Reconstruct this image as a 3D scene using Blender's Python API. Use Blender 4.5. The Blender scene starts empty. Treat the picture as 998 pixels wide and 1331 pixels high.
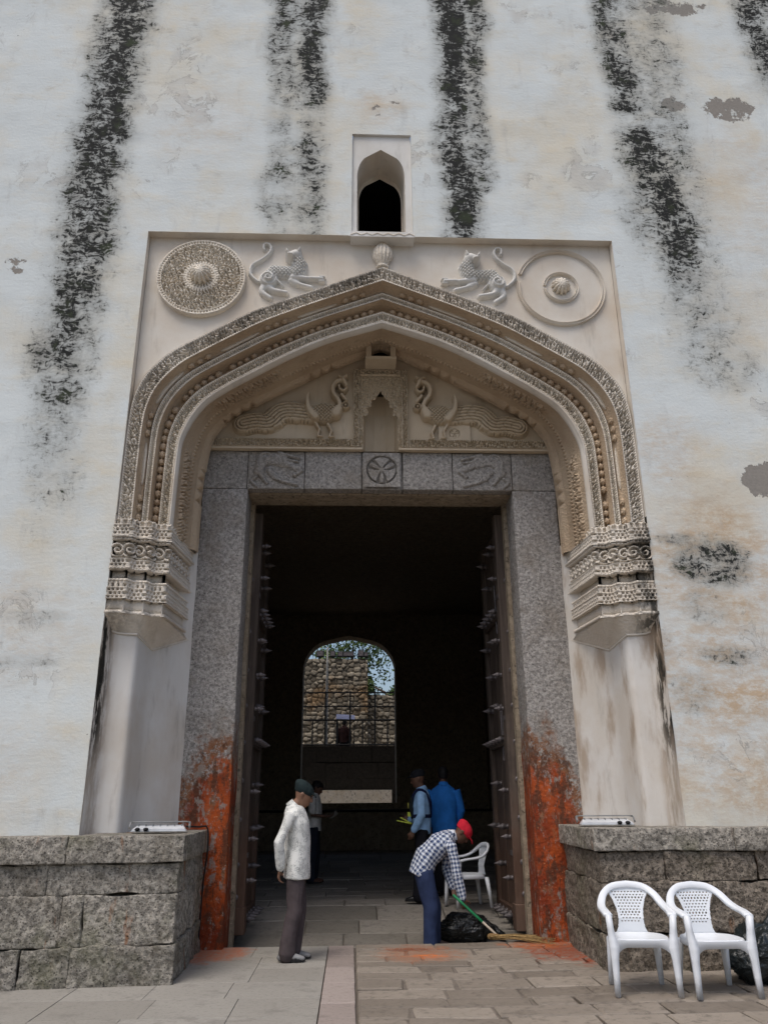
import bpy, bmesh, math, random
import numpy as np
from mathutils import Vector, Matrix, noise

random.seed(7)
rng = np.random.default_rng(7)
scene = bpy.context.scene
COL = scene.collection
R_ = math.radians

# ------------------------------------------------------------------ camera, sky, sun, exposure
def set_camera():
    p, yaw, roll = R_(20.0), R_(2.4), R_(-0.4)
    F = Vector((math.sin(yaw)*math.cos(p), math.cos(yaw)*math.cos(p), math.sin(p)))
    R0 = Vector((math.cos(yaw), -math.sin(yaw), 0.0)); U0 = R0.cross(F)
    R = R0*math.cos(roll)+U0*math.sin(roll); U = -R0*math.sin(roll)+U0*math.cos(roll)
    cd = bpy.data.cameras.new('camera'); cam = bpy.data.objects.new('camera', cd); COL.objects.link(cam)
    cd.sensor_fit = 'HORIZONTAL'; cd.sensor_width = 36.0; cd.lens = 36.0*1040/998
    cd.clip_start = 0.05; cd.clip_end = 2000
    m = Matrix.Identity(4)
    for i in range(3):
        m[i][0] = R[i]; m[i][1] = U[i]; m[i][2] = -F[i]
    m[0][3], m[1][3], m[2][3] = -0.37, -8.65, 1.48
    cam.matrix_world = m
    scene.camera = cam
set_camera()
SUN_AZ, SUN_EL = math.atan2(-0.5, -0.75), R_(64)
w = bpy.data.worlds.new('World'); scene.world = w; w.use_nodes = True
nt = w.node_tree
sky = nt.nodes.new('ShaderNodeTexSky'); sky.sky_type = 'NISHITA'; sky.sun_disc = False
sky.sun_elevation = SUN_EL; sky.sun_rotation = SUN_AZ
sky.air_density = 1.0; sky.dust_density = 4.0; sky.ozone_density = 1.0
bg = nt.nodes['Background']; bg.inputs['Strength'].default_value = 0.13
nt.links.new(sky.outputs[0], bg.inputs[0])
sl = bpy.data.lights.new('sun', 'SUN'); sl.energy = 1.15; sl.angle = R_(25); sl.color = (1.0, 0.97, 0.93)
so = bpy.data.objects.new('sun', sl); COL.objects.link(so)
sd = Vector((math.sin(SUN_AZ)*math.cos(SUN_EL), math.cos(SUN_AZ)*math.cos(SUN_EL), math.sin(SUN_EL)))
so.rotation_euler = (-sd).to_track_quat('-Z', 'Y').to_euler()
so.location = (0, -20, 30)
scene.view_settings.view_transform = 'Standard'; scene.view_settings.look = 'None'
scene.view_settings.exposure = 0.27; scene.view_settings.gamma = 1.0
scene.view_settings.use_curve_mapping = False

# ------------------------------------------------------------------ mesh helpers
def link(o, parent=None):
    COL.objects.link(o)
    if parent is not None: o.parent = parent
    return o
def thing(name, label, cat, loc=(0,0,0), rotz=0.0, group=None):
    o = bpy.data.objects.new(name, None); link(o)
    o.empty_display_size = 0.2
    o.location = loc; o.rotation_euler = (0,0,rotz); o['label'] = label; o['category'] = cat
    if group: o['group'] = group
    return o
def tag(o, label=None, cat=None, group=None, kind=None):
    if label: o['label'] = label
    if cat: o['category'] = cat
    if group: o['group'] = group
    if kind: o['kind'] = kind
    return o
def make_mesh(name, V, F, smooth=False):
    me = bpy.data.meshes.new(name)
    V = np.asarray(V, dtype=np.float64)
    if isinstance(F, np.ndarray):
        k = F.shape[1]; n = F.shape[0]
        me.vertices.add(len(V)); me.vertices.foreach_set('co', V.ravel())
        me.loops.add(n*k); me.loops.foreach_set('vertex_index', F.astype(np.int32).ravel())
        me.polygons.add(n); me.polygons.foreach_set('loop_start', np.arange(0, n*k, k, dtype=np.int32))
        me.polygons.foreach_set('loop_total', np.full(n, k, dtype=np.int32))
        me.update(calc_edges=True)
    else:
        me.from_pydata([tuple(v) for v in V], [], [tuple(int(i) for i in f) for f in F]); me.update()
    if smooth: me.polygons.foreach_set('use_smooth', np.ones(len(me.polygons), dtype=bool))
    return me
def obj(name, me, mat, parent=None, loc=None, rot=None, scale=None):
    if mat is not None and not me.materials: me.materials.append(mat)
    o = bpy.data.objects.new(name, me); link(o, parent)
    if loc is not None: o.location = loc
    if rot is not None: o.rotation_euler = rot
    if scale is not None: o.scale = scale
    return o
def mk(name, V, F, mat, parent=None, smooth=False, attrs=None):
    me = make_mesh(name, V, F, smooth)
    if attrs:
        for k, a in attrs.items():
            a = np.asarray(a, dtype=np.float32)
            at = me.attributes.new(k, 'FLOAT' if a.ndim == 1 else 'FLOAT_VECTOR', 'POINT')
            at.data.foreach_set('value' if a.ndim == 1 else 'vector', a.ravel())
    return obj(name, me, mat, parent)
def grid(P, mask=None, wrap=False, flip=False):
    n, m = P.shape[:2]
    idx = np.arange(n*m).reshape(n, m)
    if wrap: idx = np.vstack([idx, idx[:1]])
    a, b, c, d = idx[:-1,:-1], idx[1:,:-1], idx[1:,1:], idx[:-1,1:]
    F = np.stack([a,d,c,b] if flip else [a,b,c,d], -1)
    if mask is not None: F = F[mask]
    return P.reshape(-1,3), F.reshape(-1,4)
def compact(V, F):
    u, inv = np.unique(F, return_inverse=True)
    return V[u], inv.reshape(F.shape)
def loft(rings, cap=True):
    n = len(rings); k = len(rings[0]); V = np.concatenate([np.asarray(r, float) for r in rings])
    F = []
    for i in range(n-1):
        for j in range(k):
            F.append((i*k+j, i*k+(j+1)%k, (i+1)*k+(j+1)%k, (i+1)*k+j))
    if cap:
        F.append(tuple(range(k))[::-1]); F.append(tuple((n-1)*k+j for j in range(k)))
    return V, F
def merge(parts):
    VV, FF, o = [], [], 0
    for V, F in parts:
        VV.append(np.asarray(V, float)); FF += [tuple(int(i)+o for i in f) for f in F]; o += len(V)
    return np.concatenate(VV), FF
def box(x0,x1,y0,y1,z0,z1):
    V = [(x0,y0,z0),(x1,y0,z0),(x1,y1,z0),(x0,y1,z0),(x0,y0,z1),(x1,y0,z1),(x1,y1,z1),(x0,y1,z1)]
    F = [(0,3,2,1),(4,5,6,7),(0,1,5,4),(1,2,6,5),(2,3,7,6),(3,0,4,7)]
    return np.array(V, float), F
def bevel_box(name, x0,x1,y0,y1,z0,z1, mat, parent=None, bev=0.01, seg=2, rough=0.0, cuts=0, seed=0):
    bm = bmesh.new()
    V, F = box(x0,x1,y0,y1,z0,z1)
    vs = [bm.verts.new(v) for v in V]
    for f in F: bm.faces.new([vs[i] for i in f])
    if bev > 0: bmesh.ops.bevel(bm, geom=bm.edges[:], offset=bev, segments=seg, profile=0.6, affect='EDGES')
    if cuts:
        L = max(x1-x0, y1-y0, z1-z0)/cuts
        for _ in range(6):
            es = [e for e in bm.edges if e.calc_length() > L*1.5]
            if not es: break
            bmesh.ops.subdivide_edges(bm, edges=es, cuts=1, use_grid_fill=True)
        bmesh.ops.triangulate(bm, faces=[f for f in bm.faces if len(f.verts) > 4])
    if rough:
        bm.normal_update()
        for v in bm.verts:
            q = v.co*5.0 + Vector((seed*3.1, seed*1.7, 0))
            v.co += v.normal*(noise.noise(q)*rough + noise.noise(q*3.3)*rough*0.5)
    me = bpy.data.meshes.new(name); bm.to_mesh(me); bm.free()
    if cuts: me.polygons.foreach_set('use_smooth', np.ones(len(me.polygons), dtype=bool))
    return obj(name, me, mat, parent)
def lathe(prof, n=16, flute=0, famp=0.0, cap=True):
    rings = []
    for r, z in prof:
        a = np.arange(n)*2*np.pi/n
        rr = r*(1+famp*np.abs(np.cos(a*flute/2)) - famp) if flute else r*np.ones(n)
        rings.append(np.stack([rr*np.cos(a), rr*np.sin(a), np.full(n, z)], -1))
    return loft(rings, cap)
def frame_rings(pts, radii, side=(0,1,0), k=10, power=2.0):
    """rings round a poly-line; radii = scalar or (along side, across)"""
    pts = [Vector(p) for p in pts]; rings = []
    for i, p in enumerate(pts):
        t = (pts[min(i+1, len(pts)-1)]-pts[max(i-1, 0)]).normalized()
        a = Vector(side); a = a - t*a.dot(t)
        if a.length < 1e-4: a = Vector((1,0,0)) - t*t.x
        a.normalize(); b = t.cross(a)
        r = radii[i]; ra, rb = (r, r) if not hasattr(r, '__len__') else r
        ring = []
        for j in range(k):
            th = 2*math.pi*j/k; c, s = math.cos(th), math.sin(th)
            if power != 2.0:
                c = math.copysign(abs(c)**(2/power), c); s = math.copysign(abs(s)**(2/power), s)
            ring.append(p + a*(ra*c) + b*(rb*s))
        rings.append(np.array(ring))
    return rings
def tube(pts, radii, side=(0,1,0), k=10, round_ends=True, power=2.0):
    if not hasattr(radii, '__len__'): radii = [radii]*len(pts)
    pts = [Vector(p) for p in pts]
    if round_ends:
        def sc(r, f): return tuple(x*f for x in r) if hasattr(r, '__len__') else r*f
        def mn(r): return min(r) if hasattr(r, '__len__') else r
        d0 = (pts[0]-pts[1]).normalized(); d1 = (pts[-1]-pts[-2]).normalized()
        pre = [(pts[0]+d0*mn(radii[0])*0.95, sc(radii[0], .25)), (pts[0]+d0*mn(radii[0])*0.65, sc(radii[0], .72))]
        post = [(pts[-1]+d1*mn(radii[-1])*0.65, sc(radii[-1], .72)), (pts[-1]+d1*mn(radii[-1])*0.95, sc(radii[-1], .25))]
        pts = [a for a, _ in pre]+pts+[a for a, _ in post]; radii = [r for _, r in pre]+list(radii)+[r for _, r in post]
    return loft(frame_rings(pts, radii, side, k, power))
def spline(pts, n):
    P = np.asarray(pts, float); m = len(P)
    Q = np.vstack([2*P[0]-P[1], P, 2*P[-1]-P[-2]])
    d = np.r_[0, np.cumsum(np.linalg.norm(np.diff(P, axis=0), axis=1))]
    fine = []
    for i in range(m-1):
        t = np.linspace(0, 1, 40, endpoint=False)[:,None]
        p0,p1,p2,p3 = Q[i],Q[i+1],Q[i+2],Q[i+3]
        fine.append(0.5*((2*p1)+(-p0+p2)*t+(2*p0-5*p1+4*p2-p3)*t**2+(-p0+3*p1-3*p2+p3)*t**3))
    fine = np.vstack(fine+[P[-1:]])
    s = np.r_[0, np.cumsum(np.linalg.norm(np.diff(fine, axis=0), axis=1))]
    q = np.linspace(0, s[-1], n)
    return np.stack([np.interp(q, s, fine[:,k]) for k in range(P.shape[1])], -1), s[-1]
def _h(i, j, s):
    v = (i.astype(np.int64)*374761393 + j.astype(np.int64)*668265263 + s*974711) & 0x7fffffff
    v = (v ^ (v >> 13))*1274126177 & 0x7fffffff
    return ((v ^ (v >> 16)) & 0xffff)/65535.0
def vn(x, y, s=0):
    i, j = np.floor(x), np.floor(y); u, v = x-i, y-j
    u = u*u*(3-2*u); v = v*v*(3-2*v)
    a, b, c, d = _h(i,j,s), _h(i+1,j,s), _h(i,j+1,s), _h(i+1,j+1,s)
    return (a*(1-u)+b*u)*(1-v)+(c*(1-u)+d*u)*v
def fbm(x, y, s=0, o=4):
    r, a, t = 0, 0.5, 0
    for k in range(o):
        r = r+a*vn(x*2**k, y*2**k, s+k*17); t += a; a *= 0.5
    return r/t
def sst(a, b, x):
    t = np.clip((x-a)/(b-a), 0, 1); return t*t*(3-2*t)
def filigree(u, v, k=0.06, s=0):
    x, y = u/k, v/k
    wx = x+.32*np.sin(2.1*y)+.5*(vn(x*.8, y*.8, s)-.5); wy = y+.32*np.sin(1.9*x)+.5*(vn(x*.8, y*.8, s+9)-.5)
    b = np.abs(np.sin(np.pi*wx)*np.sin(np.pi*wy))
    return sst(.27, .40, b)*(1-.9*sst(.74, .86, b))

# ------------------------------------------------------------------ material helpers
class NT:
    def __init__(s, name):
        s.m = bpy.data.materials.new(name); s.m.use_nodes = True; s.t = s.m.node_tree
        s.b = s.t.nodes['Principled BSDF']
    def n(s, typ, **kw):
        nd = s.t.nodes.new('ShaderNode'+typ)
        for k, v in kw.items(): setattr(nd, k, v)
        return nd
    def l(s, a, b): s.t.links.new(a, b)
    def put(s, sock, v):
        if hasattr(v, 'is_linked') or isinstance(v, bpy.types.NodeSocket): s.l(v, sock)
        else:
            if hasattr(v, '__len__') and len(v) == 3 and len(sock.default_value) == 4: v = (*v, 1)
            sock.default_value = v
    def pos(s): return s.n('NewGeometry').outputs['Position']
    def objc(s): return s.n('TexCoord').outputs['Object']
    def attr(s, name, vec=False):
        a = s.n('Attribute', attribute_name=name); return a.outputs['Vector' if vec else 'Fac']
    def mapping(s, v, scale=(1,1,1), loc=(0,0,0), rot=(0,0,0)):
        m = s.n('Mapping'); s.l(v, m.inputs[0]); m.inputs['Scale'].default_value = scale
        m.inputs['Location'].default_value = loc; m.inputs['Rotation'].default_value = rot; return m.outputs[0]
    def noise(s, v, scale, detail=4, rough=0.55, dist=0.0):
        t = s.n('TexNoise'); s.l(v, t.inputs['Vector']); t.inputs['Scale'].default_value = scale
        t.inputs['Detail'].default_value = detail; t.inputs['Roughness'].default_value = rough; t.inputs['Distortion'].default_value = dist
        return t.outputs['Fac']
    def voro(s, v, scale, feature='F1', out='Distance', rnd=1.0):
        t = s.n('TexVoronoi', feature=feature); s.l(v, t.inputs['Vector']); t.inputs['Scale'].default_value = scale
        t.inputs['Randomness'].default_value = rnd
        return t.outputs[out]
    def math(s, op, a, b=None, c=None, clamp=False):
        m = s.n('Math', operation=op, use_clamp=clamp); s.put(m.inputs[0], a)
        if b is not None: s.put(m.inputs[1], b)
        if c is not None: s.put(m.inputs[2], c)
        return m.outputs[0]
    def ramp(s, v, a, b, lo=0.0, hi=1.0):
        m = s.n('MapRange', interpolation_type='SMOOTHSTEP'); s.put(m.inputs[0], v); s.put(m.inputs[1], a); s.put(m.inputs[2], b)
        m.inputs[3].default_value = lo; m.inputs[4].default_value = hi; return m.outputs[0]
    def mix(s, f, a, b, mode='MIX'):
        m = s.n('Mix', data_type='RGBA', blend_type=mode); s.put(m.inputs[0], f); s.put(m.inputs[6], a); s.put(m.inputs[7], b); return m.outputs[2]
    def sep(s, v):
        m = s.n('SeparateXYZ'); s.l(v, m.inputs[0]); return m.outputs
    def rnd(s): return s.n('ObjectInfo').outputs['Random']
    def bump(s, h, strength=0.4, dist=0.02):
        b = s.n('Bump'); b.inputs['Strength'].default_value = strength; b.inputs['Distance'].default_value = dist
        s.l(h, b.inputs['Height']); s.l(b.outputs[0], s.b.inputs['Normal'])
    def done(s, col, rough=0.8, spec=0.3, metal=0.0):
        s.put(s.b.inputs['Base Color'], col); s.put(s.b.inputs['Roughness'], rough)
        s.b.inputs['Specular IOR Level'].default_value = spec; s.b.inputs['Metallic'].default_value = metal
        return s.m
def plain(name, col, rough=0.6, spec=0.3, var=0.25, scale=8, bump=0.0, metal=0.0):
    t = NT(name); c = t.objc(); n = t.noise(c, scale, 5)
    col2 = tuple(x*(1-var) for x in col); col3 = tuple(min(1, x*(1+var)) for x in col)
    if bump: t.bump(t.noise(c, scale*4, 4), bump, 0.01)
    return t.done(t.mix(t.ramp(n, .3, .7), col2, col3), rough, spec, metal)

def mat_wall():
    t = NT('whitewashed_plaster'); P = t.pos()
    tint, stain, chip = t.attr('tint'), t.attr('stain'), t.attr('chip')
    big = t.noise(P, 0.55, 5, .6); mid = t.noise(t.mapping(P, (1.1,1,2.6)), 1.3, 6, .62)
    brush = t.noise(t.mapping(P, (2.2,1,22)), 1.6, 5, .65); fine = t.noise(P, 26, 4, .6)
    white, cream, tan = (.66,.705,.70), (.67,.62,.50), (.53,.41,.285)
    f = t.math('ADD', t.ramp(big, .43, .66, 0, .78), t.ramp(mid, .50, .74, 0, .48), clamp=True)
    c = t.mix(f, white, cream)
    c = t.mix(t.math('MULTIPLY', tint, t.math('MULTIPLY', t.ramp(mid, .3, .65, .25, 1.0), t.ramp(t.noise(t.mapping(P, (1,1,1.8)), 5.5, 7, .75), .36, .60, .25, 1.15)), clamp=True), c, tan)
    c = t.mix(t.math('MULTIPLY', t.ramp(brush, .60, .72), t.ramp(big, .35, .65, .04, .42)), c, (.40,.385,.34))
    c = t.mix(t.ramp(t.noise(t.mapping(P, (4,1,1.0)), 1.2, 6, .7), .54, .76, 0, .42), c, (.42,.43,.42))
    c = t.mix(t.ramp(t.noise(t.mapping(P, (1,1,1.6), (9,0,4)), 2.6, 7, .72), .54, .72, 0, .38), c, (.46,.43,.36))
    # edges of flaked limewash: contour lines of a noise field, only in worn areas
    fl = t.noise(t.mapping(P, (1.2,1,1.0), (2,0,11)), 2.4, 7, .66, .8)
    fle = t.math('MULTIPLY', t.ramp(t.math('ABSOLUTE', t.math('SUBTRACT', fl, .52)), .004, .016, 1, 0), t.ramp(t.noise(P, .9, 3, .5), .56, .64))
    flm = t.math('MULTIPLY', t.ramp(fl, .52, .535), t.ramp(t.noise(P, .9, 3, .5), .56, .66, 0, .5))
    c = t.mix(flm, c, (.50,.485,.45)); c = t.mix(t.math('MULTIPLY', fle, .5), c, (.22,.21,.19))
    spots = t.math('MULTIPLY', t.ramp(t.noise(t.mapping(P, (1,1,2.0)), 16, 3, .6), .69, .73), t.ramp(t.noise(P, 1.7, 3), .47, .62))
    c = t.mix(t.math('MULTIPLY', spots, .8), c, (.13,.125,.115))
    # flaking edges and fine cracks
    crk = t.voro(t.mapping(P, (1.0,1,1.25)), 1.5, 'DISTANCE_TO_EDGE')
    crm = t.math('MULTIPLY', t.ramp(crk, .0, .012, 1, 0), t.ramp(t.noise(P, .8, 3), .54, .62))
    c = t.mix(t.math('MULTIPLY', crm, .10), c, (.2,.19,.17))
    # grey render where the limewash has fallen
    cm = t.math('MULTIPLY', t.ramp(t.math('ADD', chip, t.math('MULTIPLY', t.math('SUBTRACT', t.noise(P, 4.2, 6, .7), .5), 1.9)), .50, .54), t.ramp(chip, .02, .1))
    c = t.mix(cm, c, t.mix(fine, (.22,.205,.185), (.34,.315,.28)))
    # black algae streaks
    wn = t.n('TexNoise'); t.l(P, wn.inputs['Vector']); wn.inputs['Scale'].default_value = 5.0; wn.inputs['Detail'].default_value = 4
    vm = t.n('VectorMath', operation='MULTIPLY_ADD'); t.l(wn.outputs['Color'], vm.inputs[0]); vm.inputs[1].default_value = (.22,.22,.22); t.l(P, vm.inputs[2]); PW = vm.outputs[0]
    n1 = t.noise(t.mapping(PW, (8,1,25)), 1.0, 7, .74); n2 = t.noise(t.mapping(PW, (22,1,9)), 1.0, 6, .75); n3 = t.noise(P, 3.2, 4, .6)
    nn = t.math('ADD', t.math('MULTIPLY', n1, .48), t.math('ADD', t.math('MULTIPLY', n2, .32), t.math('MULTIPLY', n3, .35)))
    thr = t.math('MULTIPLY_ADD', stain, -.238, .752)
    mid_ = t.math('MULTIPLY', t.ramp(t.math('SUBTRACT', nn, thr), -.10, .02, 0, .6), t.ramp(stain, .02, .3))
    c = t.mix(mid_, c, (.14,.142,.128))
    sm = t.math('MULTIPLY', t.ramp(t.math('SUBTRACT', nn, thr), -.022, .038), t.ramp(stain, .02, .12))
    wash = t.math('MULTIPLY', t.ramp(stain, .0, .8, 0, .70), t.ramp(n3, .25, .6, .35, 1.0))
    c = t.mix(wash, c, (.25,.255,.235))
    c = t.mix(sm, c, t.mix(t.ramp(n3, .55, .7), (.024,.025,.024), (.045,.055,.034)))
    h = t.math('ADD', t.math('MULTIPLY', mid, .8), t.math('ADD', t.math('MULTIPLY', brush, .10), t.math('ADD', t.math('MULTIPLY', fine, .3), t.math('MULTIPLY', cm, -1.8))))
    t.bump(h, .55, .02)
    return t.done(c, .9, .15)
def mat_plaster(name, c1, c2, dirt=.5, algae=0.0, edge=False, pocked=False):
    t = NT(name); P = t.pos()
    n = t.noise(P, 1.4, 5, .6); n2 = t.noise(t.mapping(P, (5,5,1.0)), 1.3, 5, .65); fine = t.noise(P, 30, 4, .6)
    c = t.mix(t.ramp(n, .35, .68), c1, c2)
    c = t.mix(t.ramp(n2, .55, .75, 0, dirt), c, tuple(x*.55 for x in c2))
    if algae:
        a = t.math('ADD', t.math('MULTIPLY', t.noise(P, .7, 3, .5), .7), t.math('MULTIPLY', t.noise(P, 14, 4, .7), .42))
        c = t.mix(t.math('MULTIPLY', t.ramp(a, .56, .66), algae), c, (.07,.07,.06))
    if edge == 'corbel':
        x, y, z = t.sep(P); ax = t.math('ABSOLUTE', x)
        c = t.mix(t.math('MULTIPLY', t.math('MULTIPLY', t.ramp(ax, 2.72, 2.98), t.ramp(x, -2.9, 0, .45, .9)), t.ramp(t.noise(t.mapping(P, (6,6,3)), 1.3, 6, .75), .42, .56)), c, (.06,.058,.05))
    elif edge:      # rust brown wash and near-black mottling in the outer corner of the pier
        x, y, z = t.sep(P); ax = t.math('ABSOLUTE', x); nz = t.noise(t.mapping(P, (9,9,1.6)), 1.4, 5, .7)
        c = t.mix(t.math('MULTIPLY', t.ramp(ax, 2.9, 3.0), t.ramp(nz, .35, .6, .1, .6)), c, (.27,.19,.12))
        zone = t.math('MULTIPLY', t.ramp(z, 1.7, 2.3), t.ramp(ax, 2.985, 3.03))
        c = t.mix(t.math('MULTIPLY', zone, t.ramp(nz, .44, .52)), c, (.025,.024,.02))
        c = t.mix(t.math('MULTIPLY', t.ramp(t.noise(t.mapping(P, (3,3,.9), (3,0,7)), 1.1, 5, .6), .5, .66), t.ramp(x, 0, .1, .1, .75)), c, (.36,.27,.19))
    if pocked: t.bump(t.math('ADD', t.math('MULTIPLY', t.noise(P, 24, 4, .7), .9), t.math('MULTIPLY', t.voro(P, 36), .8)), .5, .018)
    else: t.bump(t.math('ADD', t.math('MULTIPLY', n, .5), t.math('MULTIPLY', fine, .3)), .4, .01)
    return t.done(c, .9, .15)
def mat_granite(name, c1, c2, scale=28, red=False, bump=.6, lichen=0.0):
    t = NT(name); P = t.pos()
    n = t.noise(P, 2.2, 5, .6); sp = t.noise(P, scale, 5, .75); pit = t.noise(P, scale*1.9, 3, .7); vo = t.voro(P, scale*.8)
    c = t.mix(t.ramp(sp, .36, .64), c1, c2)
    c = t.mix(t.ramp(pit, .56, .66, 0, .75), c, tuple(x*.28 for x in c1))
    c = t.mix(t.ramp(pit, .36, .28, 0, .6), c, tuple(min(1, x*1.6) for x in c2))
    c = t.mix(t.ramp(n, .5, .72, 0, .45), c, tuple(x*y for x, y in zip(c1, (.95,.85,.7))))
    if lichen:
        c = t.mix(t.math('MULTIPLY', t.ramp(t.noise(P, 1.6, 4, .65), .5, .68), lichen), c, (.16,.17,.085))
        c = t.mix(t.math('MULTIPLY', t.ramp(t.noise(t.mapping(P, (3,3,.6), (4,1,2)), 1.5, 4, .6), .62, .7), .7), c, (.30,.115,.03))
    if red:
        x, y, z = t.sep(P)
        zz = t.math('MULTIPLY_ADD', t.math('SUBTRACT', t.noise(P, 3.2, 5, .7), .5), 1.5, z)
        ax = t.math('ABSOLUTE', x)
        inner = t.ramp(ax, 2.05, 2.38, 1, .1)
        zz = t.math('MULTIPLY_ADD', inner, -.75, zz)
        r1 = t.ramp(zz, 1.35, 1.65, 1, 0); r2 = t.ramp(zz, 1.0, 1.25, 1, 0)
        spk = t.ramp(t.noise(P, 17, 4, .75), .40, .50)
        c = t.mix(t.math('MULTIPLY', r1, t.math('MULTIPLY', spk, .85)), c, (.21,.075,.022))
        c = t.mix(t.math('MULTIPLY', r2, t.math('MULTIPLY', t.ramp(t.noise(t.mapping(P, (1,1,.35)), 9, 5, .75), .34, .48), t.math('MULTIPLY_ADD', inner, .65, .35))), c, t.mix(t.ramp(n, .35, .6), (.41,.078,.016), (.22,.036,.011)))
        c = t.mix(t.math('MULTIPLY', r1, t.ramp(t.noise(t.mapping(P, (1,1,.4)), 9, 6, .8), .49, .58, 0, .85)), c, (.085,.038,.022))
        c = t.mix(t.math('MULTIPLY', r1, t.ramp(t.noise(t.mapping(P, (1,1,.6), (3,1,5)), 6, 5, .75), .56, .62, 0, .8)), c, (.27,.24,.21))
        c = t.mix(t.math('MULTIPLY', t.math('MULTIPLY', r2, t.ramp(t.noise(P, 21, 3, .7), .64, .7)), .7), c, (.55,.25,.12))
    if lichen:
        c = t.mix(t.ramp(t.voro(P, scale*1.6), .12, .3, .75, 0), c, tuple(x*.2 for x in c1))
        c = t.mix(1.0, c, t.mix(t.rnd(), (.78,.76,.72), (1.0,.97,.92)), 'MULTIPLY')
    t.bump(t.math('ADD', sp, t.math('MULTIPLY', vo, .5)), bump, .045 if lichen else .02)
    return t.done(c, .85, .25)
def mat_paving(name, c1, c2, grain=20, red=True, bump=.35):
    t = NT(name); P = t.pos(); r = t.rnd()
    n = t.noise(P, 1.8, 5, .6); sp = t.noise(P, grain, 5, .7)
    c = t.mix(t.ramp(t.math('ADD', t.math('MULTIPLY', r, .5), t.math('MULTIPLY', n, .6)), .25, .85), c1, c2)
    c = t.mix(t.ramp(sp, .5, .72, 0, .5), c, tuple(x*.45 for x in c1))
    c = t.mix(t.ramp(t.noise(P, 3.5, 7, .75), .50, .68, 0, .6), c, tuple(x*.62 for x in c1))
    if red:
        x, y, z = t.sep(P)
        def spot(cx, cy, rx, ry, k, col, cc):
            d = t.math('ADD', t.math('POWER', t.math('DIVIDE', t.math('SUBTRACT', x, cx), rx), 2.0), t.math('POWER', t.math('DIVIDE', t.math('SUBTRACT', y, cy), ry), 2.0))
            d = t.math('ADD', d, t.math('MULTIPLY', t.math('SUBTRACT', t.noise(P, 5, 6, .75), .5), 2.6))
            return t.mix(t.math('MULTIPLY', t.math('MULTIPLY', t.ramp(d, .25, .95, 1, 0), t.ramp(t.noise(P, 19, 5, .75), .36, .56, .25, 1)), k), cc, col)
        c = spot(.38, .75, .55, .62, .55, (.36,.12,.04), c)
        c = spot(.30, 1.0, .34, .10, .8, (.20,.055,.02), c)
        c = spot(.42, .62, .28, .12, .8, (.52,.15,.04), c)
        c = spot(-1.85, 1.0, .5, .75, .75, (.45,.11,.03), c)
        c = spot(2.0, .75, .62, 1.0, .9, (.26,.05,.015), c)
        c = spot(1.7, 1.15, .5, .35, .6, (.42,.12,.03), c)
    t.bump(t.math('ADD', t.math('MULTIPLY', n, .6), t.math('MULTIPLY', sp, .5)), bump, .015)
    return t.done(c, .8, .3)
def mat_wood(name, c1, c2, red=False, axis=2):
    t = NT(name); P = t.pos(); r = t.rnd()
    sc = [16,16,16]; sc[axis] = 1.2
    g = t.noise(t.mapping(P, tuple(sc)), 1.0, 6, .65, 1.2); n = t.noise(P, 2.0, 4)
    c = t.mix(t.ramp(g, .35, .65), c1, c2)
    c = t.mix(t.ramp(n, .5, .7, 0, .5), c, tuple(x*.5 for x in c1))
    c = t.mix(t.math('MULTIPLY', r, .35), c, tuple(x*.5 for x in c1))
    if red:
        x, y, z = t.sep(P)
        zz = t.math('MULTIPLY_ADD', t.math('SUBTRACT', t.noise(P, 3, 5, .7), .5), 1.4, z)
        c = t.mix(t.ramp(zz, .8, 1.7, .35, 0), c, (.14,.06,.03))
    t.bump(g, .5, .01)
    return t.done(c, .75, .25)
def mat_fabric(name, c, var=.2, rough=.9, weave=220, sheen=0.0):
    t = NT(name); O = t.objc()
    n = t.noise(O, 7, 4, .6); wv = t.noise(O, weave, 2)
    col = t.mix(t.ramp(n, .3, .7), tuple(x*(1-var) for x in c), tuple(min(1, x*(1+var)) for x in c))
    fold = t.noise(t.mapping(O, (1,1,.35)), 18, 3, .5, .6)
    t.bump(t.math('ADD', fold, t.math('MULTIPLY', wv, .15)), .55, .012)
    return t.done(col, rough, .15)
def mat_plaid():
    t = NT('plaid_cotton'); U = t.attr('fab', True); u, v, w_ = t.sep(U)
    def stripes(x, period, width, off=0.0):
        f = t.math('FRACT', t.math('ADD', t.math('DIVIDE', x, period), off)); return t.math('LESS_THAN', f, width)
    wv = t.math('MULTIPLY', t.math('SUBTRACT', t.noise(t.objc(), 9, 3), .5), .05); u = t.math('ADD', u, wv); v = t.math('ADD', v, wv)
    a, b = stripes(u, .046, .52), stripes(v, .046, .52)
    s = t.math('MULTIPLY', t.math('ADD', a, b), .5)
    c = t.mix(s, (.66,.70,.76), (.012,.02,.06))
    thin = t.math('MAXIMUM', stripes(u, .046, .10, .7), stripes(v, .046, .10, .7))
    c = t.mix(t.math('MULTIPLY', thin, .6), c, (.12,.2,.42))
    t.bump(t.noise(t.objc(), 16, 3, .5, .6), .5, .012)
    return t.done(c, .9, .15)
def mat_print():
    t = NT('printed_cotton'); O = t.objc()
    n = t.noise(O, 38, 3, .6, 2.6)
    line = t.math('ABSOLUTE', t.math('SUBTRACT', n, .5))
    m = t.math('MULTIPLY', t.ramp(line, .02, .05, 1, 0), t.ramp(t.noise(O, 14, 3), .44, .52))
    c = t.mix(m, (.72,.72,.68), (.24,.25,.24))
    fold = t.noise(t.mapping(O, (1,1,.3)), 9, 2, .4, .8)
    t.bump(fold, .5, .02)
    return t.done(c, .9, .15)

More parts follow.
